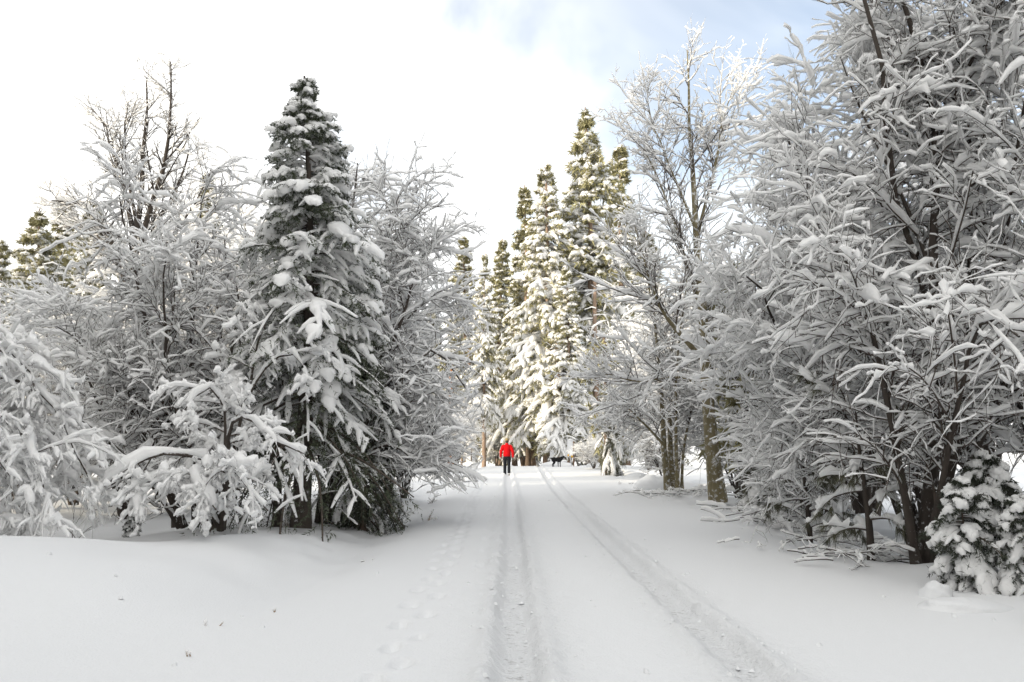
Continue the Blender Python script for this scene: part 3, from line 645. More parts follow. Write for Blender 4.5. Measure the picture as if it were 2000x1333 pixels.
def pine_sapling(label, loc, H, seed, n=12, ln=.17):
    """a thin young pine with tufts of long needles hanging at its branch ends"""
    rng = np.random.default_rng(seed); root = thing('pine_sapling', label, 'sapling', tuple(loc))
    N0 = 10; zz = np.linspace(0, H, N0); P = np.stack((-.05 * zz + .02 * np.sin(zz * 3), .02 * np.cos(zz * 2), zz), -1)[None]
    R = np.linspace(.055, .012, N0)[None]
    link('trunk', MB().add(*tubes(P, R, 8)).mesh('trunk', m_bark), root)
    b, br, _, _ = sprout(rng, P, R, n, .12, 1.0, .75, 70, 7, up=.15, droop=.22, wig=.06, rmax=.014, taper=.35)
    c, cr, _, _ = sprout(rng, b, br, 3, .5, 1.0, .22, 35, 5, up=.0, droop=.3, wig=.06, rmax=.008, taper=.2)
    many(link('boughs', MB().add(*tubes(b, br, 4)).add(*tubes(c, cr, 3)).mesh('boughs', m_twig), root))
    nd = MB()
    for Q, k in ((b, 90), (c, 60)): nd.add(*needles(rng, Q, k, ln, .006, 1.1, 1.0, .55))
    many(link('foliage', nd.mesh('foliage', m_needle_pine, smooth=False), root))
    sb = MB(); snow_on(rng, sb, b, br, .032, 5); snow_on(rng, sb, c, cr, .036, 5)
    many(link('snow_cover', sb.mesh('snow_cover', m_snow), root))
    return root
pine_sapling('thin young pine with hanging needle tufts, left of the big right-edge tree', gpt(1692, 10.2), 1.9, 51)
pine_sapling('young pine with drooping grey-green needle tufts behind the right verge bank', gpt(1575, 12.8), 1.7, 52, 14)

# ------------------------------------------------------------------ shrubs used more than once: two shapes, each copy its own thing
def generic_shrub(label, cat, base, H, W, seed, group, nst, snow, dens=(12, 6, 5), name='broadleaf_shrub'):
    rng = np.random.default_rng(seed); base = np.asarray(base, float); st = []
    for k in range(nst):
        a = 2 * np.pi * k / nst + rng.random() * .8; r = W * (.35 + .65 * rng.random()); h = H * (.65 + .4 * rng.random())
        d = np.array((np.cos(a), np.sin(a), 0))
        st.append(([base + d * .05, base + d * r * .25 + (0, 0, h * .4), base + d * r * .62 + (0, 0, h * .75), base + d * r + (0, 0, h * rng.uniform(.8, 1))], .05, .010))
    return broadleaf(name, label, cat, base, st,
      [dict(n=dens[0], t0=.18, t1=.99, L=H * .26, ang=44, N=6, up=.14, droop=.10, wig=.05, rmax=.022, taper=.40, th=snow),
       dict(n=dens[1], t0=.15, t1=1.0, L=H * .13, ang=48, N=5, up=.06, droop=.08, wig=.15, rmax=.014, taper=.2, lvar=.45, th=snow * .75),
       dict(n=dens[2], t0=.1, t1=1.0, L=H * .065, ang=50, N=4, up=.05, droop=.05, wig=.18, rmax=.010, rk=.9, taper=.1, lvar=.45, th=snow * .58, Ss=3)], snow, seed, group=group, stem_S=6, stem_snow=.04)
GL, GR, GC = 'snowy shrubs behind the left thicket', 'snowy shrubs along the right verge', 'snowy shrubs beyond the crest of the road'
shA = generic_shrub('rounded snowy shrub far left, above the bowed white branches', 'shrub', gpt(50, 19), 5.0, 2.4, 61, GL, 8, .034, (12, 6, 5))
shB = generic_shrub('upright lacy snowy tree between the two mossy trunk clumps and the right thicket', 'tree', gpt(1455, 24), 6.5, 1.9, 62, GR, 6, .038, (13, 6, 5), 'broadleaf_tree')
def shrub(src, label, px, Y, hz, wz, rz, group):
    copy_thing(src, label, gpt(px, Y), rz, (wz, wz, hz), group)
shrub(shA, 'snowy shrub in front of the far left conifers, beside the twin-topped tree', 150, 21, .9, 1.0, 1.0, GL)
shrub(shA, 'snowy shrub crown showing at far left edge below the conifer tops', -40, 23, 1.0, 1.2, 2.2, GL)
shrub(shB, 'fine-twigged snowy tree just left of the big fir, behind the fan-shaped shrub', 455, 21, 1.25, 1.25, 0.4, GL)
shrub(shB, 'fine-twigged snowy tree right behind the twin-topped tree', 360, 26, 1.35, 1.3, 1.9, GL)
shrub(shA, 'low snowy shrub filling the gap behind the fan-shaped shrub stems', 250, 18, .85, 1.0, 3.3, GL)
shrub(shB, 'pale tall snowy tree behind the fir, showing on the right of its crown', 695, 20, 1.1, 1.0, 2.9, GL)
shrub(shB, 'pale snowy tree with spiky top behind the road-overhanging branches', 760, 20.5, .9, .9, 4.1, GL)
shrub(shA, 'snowy shrub under the overhanging branches at the left road edge', 790, 21.5, .6, .6, 5.0, GL)
shrub(shA, 'white round shrub at the left end of the road crest', 845, 50, .75, .95, 1.4, GC)
shrub(shA, 'sunlit white bush leaning beside the left pale posts', 893, 55, .9, .8, 2.4, GC)
shrub(shB, 'thicket of thin upright snowy stems behind the walker', 970, 64, .70, .9, 0.8, GC)
shrub(shB, 'thicket of thin snowy stems between the walker and the thick trunks', 1020, 66, .72, .9, 2.0, GC)
shrub(shA, 'sunlit low bush right of the tall white sign', 1160, 47, .38, .55, 0.2, GC)
shrub(shB, 'tall sunlit lacy tree behind the right verge, right of the tall conifer', 1268, 47, 1.35, 1.2, 3.7, GR)
shrub(shA, 'low dense brush at the foot of the mossy trunks', 1300, 35, .62, .8, 4.4, GR)
shrub(shB, 'tall lacy white tree behind the mossy trunk clump', 1320, 36, 1.3, 1.2, 5.2, GR)
shrub(shB, 'lacy snowy tree directly behind the thick grey-green trunk', 1400, 31, 1.35, 1.5, 1.1, GR)
shrub(shA, 'snowy shrub right of the thick grey-green trunk, at its foot', 1440, 25.5, .6, .8, 2.6, GR)
shrub(shB, 'snowy tree filling the middle of the right thicket', 1560, 20, 1.1, 1.35, 3.0, GR)
shrub(shB, 'snowy tree far back at right, behind the leaning rounded tree', 1700, 19, 1.25, 1.3, 4.6, GR)
shrub(shA, 'snowy shrub deep behind the dark stems at right', 1800, 15.5, .9, 1.0, 5.5, GR)
shrub(shB, 'snowy tree behind the right-edge tree, tallest of the back row', 1930, 15.5, 1.3, 1.2, 0.9, GR)
shrub(shA, 'low snowy brush behind the young pines on the right', 1590, 16.5, .42, .75, 0.6, GR)

# ------------------------------------------------------------------ conifers beyond the crest, in the sun
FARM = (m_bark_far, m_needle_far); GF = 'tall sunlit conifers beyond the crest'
def far_conifer(px, py, Y, var, label, wz=1.0, rz=0.0, group=GF, fit=None):
    g = gpt(px, Y, -0.2); h = at(px, py, Y)[2] - g[2]
    kw = dict(dense=dict(H=20, Rb=4.0, z0=3.3, nb=290, nbl=10, ntw=0, nneed=7, nl=.32, nw=.10, droop=.16, load=1.0, snow_b=.22, snow_t=.165, shape=.85, bexp=1.4, low_dz=-.15, Sn=4, trunk_r=.34),
              high=dict(H=20, Rb=3.2, z0=5.5, nb=240, nbl=10, ntw=0, nneed=7, nl=.32, nw=.10, droop=.14, load=.85, snow_b=.19, snow_t=.15, shape=.72, bexp=1.35, low_dz=-.2, Sn=4, trunk_r=.30),
              slim=dict(H=20, Rb=2.7, z0=3.0, nb=240, nbl=11, ntw=0, nneed=7, nl=.32, nw=.10, droop=.20, load=.70, snow_b=.17, snow_t=.135, shape=.8, bexp=1.4, low_dz=-.25, Sn=4, trunk_r=.26))[var]
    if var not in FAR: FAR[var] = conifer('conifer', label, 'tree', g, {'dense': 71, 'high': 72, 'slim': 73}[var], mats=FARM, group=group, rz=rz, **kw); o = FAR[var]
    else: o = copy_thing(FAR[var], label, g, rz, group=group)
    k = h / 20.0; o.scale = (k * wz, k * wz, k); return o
FAR = {}
far_conifer(1155, 212, 62, 'high', 'tallest sunlit conifer with pointed top, rising right of the road end', 0.95)
far_conifer(1072, 318, 60, 'dense', 'broad snow-frosted conifer straight above the black dog', 0.92, 1.0)
far_conifer(1026, 360, 65, 'slim', 'darker narrow conifer just left of the broad snow-frosted one', 1.0, 2.0)
far_conifer(975, 466, 72, 'slim', 'narrow conifer top between the walker\'s bare-trunked pine and the darker conifer', 1.1, 0.5)
far_conifer(945, 490, 58, 'high', 'conifer with long bare dark trunk standing just left of the walker', 0.62, 3.0)
far_conifer(908, 462, 74, 'slim', 'leftmost conifer beyond the crest, its top beside the overhanging branches', 1.2, 4.0)
far_conifer(1222, 285, 76, 'slim', 'pale frosted conifer behind and right of the tallest one', 1.05, 5.0)
far_conifer(1110, 520, 57, 'dense', 'shorter dense snowy conifer in front of the tallest one', 0.9, 2.6)
far_conifer(1040, 560, 63, 'dense', 'middle-height snowy conifer directly behind the thick twin trunks', 1.0, 4.4)
far_conifer(1005, 600, 69, 'dense', 'shaded snowy conifer low down behind the walker', 1.0, 0.9)
far_conifer(1185, 560, 66, 'dense', 'snowy conifer right of the tallest one\'s bare trunk', 1.0, 3.6)
far_conifer(1270, 450, 78, 'slim', 'faint frosted conifer behind the lacy trees on the right', 1.4, 1.6)
far_conifer(885, 620, 66, 'dense', 'dark-bottomed conifer half hidden by the overhanging left branches', 0.95, 5.4)
far_conifer(840, 600, 80, 'dense', 'conifer mostly hidden behind the overhanging left tree', 1.0, 0.3)
GB = 'conifers behind the left thicket'
far_conifer(42, 410, 31, 'high', 'ragged dark conifer at far left edge', 1.25, 0.7, GB)
far_conifer(84, 374, 37, 'slim', 'pointed sunlit conifer, second from the left edge', 1.35, 1.7, GB)
far_conifer(152, 392, 35, 'dense', 'yellow-green conifer behind the left limb of the twin-topped tree', 1.0, 2.7, GB)
far_conifer(385, 338, 42, 'slim', 'dark conifer top between the twin-topped tree and the big fir', 1.0, 3.4, GB)
far_conifer(-30, 470, 29, 'dense', 'dense conifer cut by the left edge of the frame', 0.9, 4.2, GB)
far_conifer(225, 600, 40, 'dense', 'shadowy conifer hidden behind the twin-topped tree\'s trunk', 0.9, 5.1, GB)
far_conifer(560, 480, 45, 'dense', 'conifer standing in shade behind the big fir', 0.9, 0.2, GB)

def bare_trunk(label, px, Y, r, H, mat, seed):
    """tall trunk of a pine whose crown is lost among its neighbours, with a few dead snags"""
    rng = np.random.default_rng(seed); g = gpt(px, Y, -.2); root = thing('pine_tree', label, 'tree', tuple(g))
    N0 = 10; zz = np.linspace(0, H, N0); P = np.stack((.05 * np.sin(zz * .5), 0 * zz, zz), -1)[None]
    R = (np.linspace(r, r * .55, N0) * (1 + .25 * np.exp(-np.arange(N0) * 1.4)))[None]
    link('trunk', MB().add(*tubes(P, R, 12)).mesh('trunk', mat), root)
    b, br, _, _ = sprout(rng, P, R, 26, .2, 1.0, 1.3, 85, 5, up=-.05, droop=.06, wig=.1, rmax=.03, taper=.2)
    c, cr, _, _ = sprout(rng, b, br, 5, .2, 1.0, .5, 50, 4, wig=.1, rmax=.015)
    many(link('boughs', MB().add(*tubes(b, br, 4)).add(*tubes(c, cr, 3)).mesh('boughs', m_twig), root))
    s = MB(); snow_on(rng, s, b, br, .05, 4); snow_on(rng, s, c, cr, .045, 4); many(link('snow_cover', s.mesh('snow_cover', m_snow), root))
    f = MB(); q = c[rng.random(len(c)) < .6]; f.add(*needles(rng, q, 14, .35, .10, .8, .3)); many(link('foliage', f.mesh('foliage', m_needle_far, smooth=False), root))
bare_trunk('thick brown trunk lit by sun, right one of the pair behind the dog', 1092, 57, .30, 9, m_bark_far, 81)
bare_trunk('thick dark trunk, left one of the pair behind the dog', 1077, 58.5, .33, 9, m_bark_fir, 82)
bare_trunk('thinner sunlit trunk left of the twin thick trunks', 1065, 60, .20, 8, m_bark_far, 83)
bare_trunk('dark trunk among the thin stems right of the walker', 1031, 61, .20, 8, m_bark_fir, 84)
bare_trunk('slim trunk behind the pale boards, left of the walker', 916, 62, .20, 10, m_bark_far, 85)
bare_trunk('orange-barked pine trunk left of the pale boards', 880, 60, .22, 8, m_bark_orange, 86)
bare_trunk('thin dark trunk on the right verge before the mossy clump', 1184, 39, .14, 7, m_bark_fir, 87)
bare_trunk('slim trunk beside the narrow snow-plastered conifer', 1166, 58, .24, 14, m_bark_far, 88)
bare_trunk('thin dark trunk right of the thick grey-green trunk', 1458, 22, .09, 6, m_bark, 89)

# tall conifers added out of view to keep the near road in shade
def outside_wood():
    rng = np.random.default_rng(9); mb = MB(); wood = MB()
    spots = []
    while len(spots) < 95:
        x = -rng.uniform(11, 36); y = rng.uniform(-34, min(23 + .62 * x, 13))
        if abs(x) > abs(y + 4) * .75 + 8.5 or y < -8: spots.append((x, y))
    for k in range(10): spots.append((-rng.uniform(8.5, 13), rng.uniform(-5, 5)))
    for k in range(16): spots.append((rng.uniform(9, 17), rng.uniform(-9, 5)))  # close trees added on both sides to darken the foreground corners
    for x, y in spots:
        H = rng.uniform(15, 21) * (.6 if x > -10.5 else 1); n = 12; base = np.array((x, y, gz(x, y)))
        wood.add(*tubes((base + np.array([[0, 0, 0], [0, 0, H * .5], [0, 0, H]]))[None], np.array([[.3, .2, .03]]), 6))
        for k in range(n):                         # ragged whorls of boughs
            h = H * (.12 + .86 * k / n); r = 3.6 * (1 - k / n) ** .8 + .3
            a = np.arange(22) * 2 * np.pi / 22 + rng.random(); rr = r * np.where(np.arange(22) % 2, .55, 1.0) * rng.uniform(.8, 1.15, 22)
            ring = base + np.stack((rr * np.cos(a), rr * np.sin(a), h - rr * .35), -1)
            tip = base + np.array((0, 0, h + H * .10)); V = np.concatenate((tip[None], ring))
            j = np.arange(22); mb.add(V, np.stack((0 * j, j + 1, (j + 1) % 22 + 1), -1))
    o = link('shade_forest', mb.mesh('shade_forest', [m_needle], smooth=False)); o['kind'] = 'stuff'
    o['label'] = 'dense conifers added out of view to shade the near road'; o['category'] = 'shade_forest'
    t = link('shade_forest_trunks', wood.mesh('shade_forest_trunks', m_bark_fir), o)
    t['kind'] = 'stuff'
outside_wood()
# ------------------------------------------------------------------ small growth on the verges
def stalk(name, label, px, py, Y, H, n, seed, mat=m_twig, spread=.5, snow=.012, group=None, cat='plant'):
    rng = np.random.default_rng(seed); g = at(px, py, Y); g[2] = gz(g[0], Y) - .01
    root = thing(name, label, cat, tuple(g), group=group)
    d = rng.normal(size=(n, 3)) * spread; d[:, 2] = 1; d = unit(d); N = 6; P = np.empty((n, N, 3)); P[:, 0] = g + rng.normal(size=(n, 3)) * (.04, .04, 0)
    l = H * (.6 + .6 * rng.random(n))
    for i in range(1, N):
        d = d + rng.normal(size=(n, 3)) * .12; d[:, 2] -= .10; d = unit(d); P[:, i] = P[:, i - 1] + d * (l / (N - 1))[:, None]
    R = np.full((n, N), .006) * np.linspace(1, .4, N)
    c, cr, _, _ = sprout(rng, P, R, 4, .3, 1.0, H * .28, 45, 4, up=.05, wig=.1, rmax=.004)
    many(link('stems', MB().add(*tubes(P, R, 4)).add(*tubes(c, cr, 3)).mesh('stems', mat, g), root))
    if snow:
        s = MB(); snow_on(rng, s, P, R, snow, 5); snow_on(rng, s, c, cr, snow, 4); many(link('snow_cover', s.mesh('snow_cover', m_snow, g), root))
    return root
stalk('dry_weed', 'curved leafless weed standing in the left verge drift below the dark conifer', 784, 1005, 16.5, .42, 5, 101, spread=.45)
stalk('dry_weed', 'low dark twigs on the left verge, right of the curved weed', 843, 972, 21, .22, 6, 102)
stalk('dry_weed', 'dark twig tuft at the left verge nearest the crest', 850, 960, 24, .2, 6, 103)
stalk('dry_weed', 'thin brown stalks at the left road edge below the curved weed', 838, 1010, 15.5, .2, 3, 104, m_straw)
stalk('dry_weed', 'single pale twig poking from the snow at lower left, nearest the camera', 363, 1258, 5.7, .055, 2, 105, m_straw, .2, .008)
stalk('dry_weed', 'small bent twig poking from the snow, second from the camera at lower left', 419, 1210, 6.6, .05, 2, 106, m_straw, .6, .008)
stalk('dry_weed', 'small twig poking from the snow, third from the camera at lower left', 538, 1180, 7.2, .05, 2, 107, m_straw, .3, .008)
stalk('dry_weed', 'tiny dark twig at the left road edge before the verge bank', 717, 1082, 10.5, .06, 2, 108, m_twig, .5, .006)
stalk('dry_weed', 'dry grass tuft at the foot of the arching stems', 650, 1024, 14.9, .3, 9, 109, m_straw, .8, .008)
stalk('dry_weed', 'bent bare twig rising from the shaded snow at far left', 150, 1040, 12.4, .6, 3, 110, m_twig, .5, .012)
stalk('dry_weed', 'dry stems around the base of the single straight trunk', 560, 1040, 14, .35, 9, 111, m_straw, .8, .008)

def brush(label, px, py, Y, n, ln, seed, th=.022, w=.9):
    """flattened dead branches lying on the bank with snow on them"""
    rng = np.random.default_rng(seed); g = at(px, py, Y); g[2] = gz(g[0], Y)
    root = thing('brush_pile', label, 'brush', tuple(g)); N = 7; P = np.empty((n, N, 3))
    P[:, 0] = g + rng.normal(size=(n, 3)) * (w, .35, .05); P[:, 0, 2] = terrain(P[:, 0, 0], P[:, 0, 1]) + .03 + .14 * rng.random(n)
    a = rng.random(n) * 2 * np.pi; d = np.stack((np.cos(a), np.sin(a) * .7, .25 * rng.random(n)), -1); d = unit(d); l = ln * (.5 + rng.random(n))
    for i in range(1, N):
        d = d + rng.normal(size=(n, 3)) * .10; d[:, 2] -= .06; d = unit(d); P[:, i] = P[:, i - 1] + d * (l / (N - 1))[:, None]
        P[:, i, 2] = np.maximum(P[:, i, 2], terrain(P[:, i, 0], P[:, i, 1]) + .01)
    R = np.full((n, N), .008) * np.linspace(1, .4, N)
    c, cr, _, _ = sprout(rng, P, R, 5, .2, 1.0, ln * .3, 45, 4, up=.05, wig=.1, rmax=.006)
    many(link('twigs', MB().add(*tubes(P, R, 4)).add(*tubes(c, cr, 3)).mesh('twigs', m_twig, g), root))
    s = MB(); snow_on(rng, s, P, R, th, 5); snow_on(rng, s, c, cr, th * .8, 4); many(link('snow_cover', s.mesh('snow_cover', m_snow, g), root))
brush('flattened dead branches on the bank around the thin young pine at lower right', 1690, 1085, 10.3, 30, .5, 121, .012, .6)
brush('brittle low twigs lying on the bank left of the lower right brush', 1600, 1060, 11.4, 16, .32, 122, .012, .5)
brush('snowy low brush at the foot of the thick grey-green trunk', 1490, 992, 18.2, 36, .5, 123, .018, .7)
brush('two bent grass stalks with snow on the right verge near the crest', 1230, 945, 29, 3, .35, 124, .010, .25)
brush('tangle of snowy twigs at the base of the mossy trunk clump', 1350, 965, 23, 36, .6, 125, .018, .8)
brush('snowy twig tangle beside the short pine on the right verge', 1560, 1010, 15.4, 36, .7, 126, .03, .8)

def lump(label, px, Y, r, seed, name='snow_mound'):
    """a rounded heap of snow, rough all over"""
    g = gpt(px, Y, -.04); n, m = 10, 24; th = np.linspace(0.02, np.pi / 2 + .25, n); ph = np.arange(m) * 2 * np.pi / m
    T, Ph = np.meshgrid(th, ph, indexing='ij'); k = 1 + .18 * vnoise(T * 3 + seed, np.cos(Ph) * 2 + np.sin(Ph) * 1.3, seed)
    V = np.stack((r[0] * k * np.sin(T) * np.cos(Ph), r[1] * k * np.sin(T) * np.sin(Ph), r[2] * k * np.cos(T)), -1)
    idx = np.arange(n * m).reshape(n, m); nx = np.roll(idx, -1, 1)
    q = np.stack((idx[:-1], idx[1:], nx[1:], nx[:-1]), -1).reshape(-1, 4)
    o = link(name, MB().add(V, q).mesh(name, m_ground), None, tuple(g)); tag(o, label, 'snow heap', 'snow heaps along the verges'); return o
lump('round snow hump in front of the snow-buried fir at lower right', 1812, 7.9, (.16, .14, .17), 3)
lump('broad snow hump under the snow-buried firs at lower right', 1860, 7.4, (.42, .3, .12), 4)
lump('low snow bank just behind the dog at the crest', 1086, 53.0, (1.0, .3, .40), 9)
lump('snow heap at the foot of the left pale posts', 918, 54.5, (.55, .4, .35), 5)
lump('grey snow lump on the right verge at the crest', 1160, 50, (.5, .4, .28), 6)
lump('snow heap left of the mossy trunk clump', 1280, 27, (.7, .5, .42), 7)
lump('snow hump on the bank between the young pines', 1610, 11.2, (.22, .18, .2), 8)

# ------------------------------------------------------------------ signs and posts at the crest
def bevel_box(sx, sy, sz, bw, loc=(0, 0, 0), round_top=0.0):
    """box standing on z=0 with softened edges; round_top rounds the two upper corners seen from the front"""
    pts = []
    if round_top:
        pts = [(-sx / 2, 0), (sx / 2, 0)]
        for k in range(7): a = k / 6 * math.pi / 2; pts.append((sx / 2 - round_top + round_top * math.cos(a), sz - round_top + round_top * math.sin(a)))
        for k in range(7): a = math.pi / 2 + k / 6 * math.pi / 2; pts.append((-sx / 2 + round_top + round_top * math.cos(a), sz - round_top + round_top * math.sin(a)))
    else: pts = [(-sx / 2, 0), (sx / 2, 0), (sx / 2, sz), (-sx / 2, sz)]
    import bmesh
    bm = bmesh.new(); lo = [bm.verts.new((x + loc[0], -sy / 2 + loc[1], z + loc[2])) for x, z in pts]; f = bm.faces.new(lo)
    r = bmesh.ops.extrude_face_region(bm, geom=[f]); bmesh.ops.translate(bm, verts=[v for v in r['geom'] if isinstance(v, bmesh.types.BMVert)], vec=(0, sy, 0))
    bmesh.ops.recalc_face_normals(bm, faces=bm.faces)
    bmesh.ops.bevel(bm, geom=list(bm.edges), offset=bw, segments=2, affect='EDGES', clamp_overlap=True)
    me = bpy.data.meshes.new('part'); bm.to_mesh(me); bm.free(); return me
def part(name, me, mat, parent, loc=(0, 0, 0)):
    me.materials.append(mat); me.name = name; return link(name, me, parent, loc)
m_sign = simple('frosted_sign_back', (0.66, 0.67, 0.69), .6, .06, 5.0, .3, 20.0)
m_board = simple('pale_board', (0.56, 0.58, 0.61), .7, .05, 1.5)
m_post = simple('weathered_post', (0.20, 0.13, 0.09), .85, .3, 10)
m_yellow = simple('yellow_reflector', (0.75, 0.42, 0.03), .5, .1, 5)
m_grey = simple('grey_metal', (0.45, 0.46, 0.48), .45, .1, 5)
def snow_cap(sx, sy, h, parent, loc):
    n, m = 6, 16; th = np.linspace(.05, np.pi / 2, n); ph = np.arange(m) * 2 * np.pi / m; T, Ph = np.meshgrid(th, ph, indexing='ij')
    sq = lambda c: np.sign(c) * np.abs(c) ** .6
    V = np.stack((sx / 2 * np.sin(T) * sq(np.cos(Ph)), sy / 2 * np.sin(T) * sq(np.sin(Ph)), h * np.cos(T)), -1)
    idx = np.arange(n * m).reshape(n, m); nx = np.roll(idx, -1, 1)
    link('snow_cap', MB().add(V, np.stack((idx[:-1], idx[1:], nx[1:], nx[:-1]), -1).reshape(-1, 4)).mesh('snow_cap', m_snow), parent, loc)
def px_m(Y): return Y / FPX
# low rounded white marker left of the dog
Y = 54.5; u = px_m(Y); g = gpt(1078.5, Y, 0)
s = thing('road_sign', 'small round-topped white sign standing just behind the dog\'s tail', 'sign', tuple(g))
z0 = at(1078, 894, Y)[2] - g[2]; z1 = at(1078, 880, Y)[2] - g[2]
part('panel', bevel_box(8.5 * u, .05, z1 - z0 + .25, .008, round_top=.11), m_sign, s, (0, 0, z0 - .25)); part('post', bevel_box(.07, .06, z0, .006), m_grey, s, (-3.5 * u, .07, 0)); part('post', bevel_box(.07, .06, z0, .006), m_grey, s, (3.0 * u, .07, 0))
snow_cap(8.0 * u, .09, .07, s, (0, 0, z1 - .02))
# tall white sign with a brown post beside it
Y = 53.6; u = px_m(Y); g = gpt(1113.5, Y, 0)
s = thing('road_sign', 'tall narrow white sign plate on a slim post, right of the dog', 'sign', tuple(g))
z0 = at(1113, 891, Y)[2] - g[2]; z1 = at(1113, 859, Y)[2] - g[2]
part('panel', bevel_box(10.5 * u, .04, z1 - z0, .008, round_top=.05), m_sign, s, (0, 0, z0)); part('post', bevel_box(.075, .07, z0 + .3, .006), m_grey, s, (1.0 * u, .06, 0)); snow_cap(10 * u, .10, .06, s, (0, 0, z1 - .01))
for dx, dz in ((-3.5, -.02), (3.6, -.10)): part('reflector', bevel_box(.10, .03, .13, .006), m_yellow, s, (dx * u, -.02, z0 + dz))
g = gpt(1120.5, 54.6, 0); s = thing('wooden_post', 'weathered brown post behind the tall white sign\'s right edge', 'post', tuple(g))
part('post', bevel_box(.09, .09, at(1120, 862, 54.6)[2] - g[2], .01), m_post, s); snow_cap(.13, .13, .08, s, (0, 0, at(1120, 862, 54.6)[2] - g[2] - .01))
g = gpt(1102, 54.0, -.05); u = px_m(54); s = thing('utility_box', 'low snow-capped white box right behind the dog\'s head', 'box', tuple(g))
h = at(1102, 903, 54)[2] - g[2]; part('cabinet', bevel_box(11 * u, .35, h, .02), m_sign, s); part('lid', bevel_box(11.6 * u, .39, .04, .01), m_grey, s, (0, 0, h)); snow_cap(12.5 * u, .46, .14, s, (0, 0, h + .035))
# two pale posts on the left
Y = 55.0; u = px_m(Y)
for px, w, yt, lab in ((914.5, 9.5, 870, 'taller of the two pale snow-plastered marker panels left of the walker'), (925, 7.0, 884, 'shorter of the two pale snow-plastered marker panels left of the walker')):
    g = gpt(px, Y, 0); s = thing('marker_panel', lab, 'sign', tuple(g), group='pale marker panels left of the walker'); h = at(px, yt, Y)[2] - g[2]
    part('panel', bevel_box(w * u, .05, h - .35, .008, round_top=.06), m_sign, s, (0, 0, .35)); part('post', bevel_box(.08, .06, h * .8, .006), m_grey, s, (0, .06, 0)); snow_cap(w * u, .12, .08, s, (0, 0, h - .01)); Y += .4
# pale board wall behind the trees
Y = 68.0; u = px_m(Y); g = gpt(928, Y, 0)
s = thing('notice_board', 'wide blank pale grey board behind the snowy trees left of the walker', 'board', tuple(g))
z0 = at(928, 852, Y)[2] - g[2]; z1 = at(928, 820, Y)[2] - g[2]
for dx, w in ((-24, 19), (-3, 20), (20, 24)): part('panel', bevel_box(w * u, .06, z1 - z0, .01), m_board, s, (dx * u, 0, z0))
for dx in (-24, 20): part('post', bevel_box(.12, .1, z1, .01), m_post, s, (dx * u, .1, 0))

# ------------------------------------------------------------------ the walker
def skin_mesh(name, verts, edges, mats, root=0, sub=2, flat=None):
    """one continuous surface grown round a skeleton; verts are (x, y, z, rx, ry)"""
    me = bpy.data.meshes.new(name); me.from_pydata([v[:3] for v in verts], edges, [])
    o = bpy.data.objects.new('tmp', me); COL.objects.link(o)
    o.modifiers.new('s', 'SKIN').use_smooth_shade = True
    sm = o.modifiers.new('u', 'SUBSURF'); sm.levels = sub; sm.render_levels = sub
    for i, v in enumerate(verts):
        sv = me.skin_vertices[0].data[i]; sv.radius = (v[3], v[4] if len(v) > 4 else v[3]); sv.use_root = (i == root)
    dg = bpy.context.evaluated_depsgraph_get(); ev = o.evaluated_get(dg); out = bpy.data.meshes.new_from_object(ev)
    bpy.data.objects.remove(o); bpy.data.meshes.remove(me); out.name = name
    out.polygons.foreach_set('use_smooth', np.ones(len(out.polygons), bool)); out.materials.clear(); out.materials.append(mats); return out
def loft(rings, m=20):
    """closed rounded surface through horizontal rings (cx, cy, z, rx, ry)"""
    ph = np.arange(m) * 2 * np.pi / m; V = []
    for cx, cy, z, rx, ry in rings: V.append(np.stack((cx + rx * np.cos(ph), cy + ry * np.sin(ph), np.full(m, z)), -1))
    V = np.array(V); n = len(rings); idx = np.arange(n * m).reshape(n, m); nx = np.roll(idx, -1, 1)
    return V, np.stack((idx[:-1], nx[:-1], nx[1:], idx[1:]), -1).reshape(-1, 4)
def cloth_mat(name, col, rough=.95):
    m = simple(name, col, rough, .12, 14.0, .4, 22.0); m.node_tree.nodes['Principled BSDF'].inputs['Specular IOR Level'].default_value = .12; return m
m_red = cloth_mat('red_jacket', (0.44, 0.006, 0.009)); m_trous = cloth_mat('black_trousers', (0.012, 0.014, 0.018)); m_hat = cloth_mat('khaki_hat', (0.22, 0.17, 0.09))
m_glove = cloth_mat('black_gloves', (0.012, 0.012, 0.013)); m_shoe = cloth_mat('dark_shoes', (0.05, 0.05, 0.055)); m_sole = simple('pale_sole', (.55, .55, .55)); m_skin = simple('skin', (0.50, 0.30, 0.22), .5, .06); m_hair = simple('dark_hair', (0.03, 0.022, 0.016))
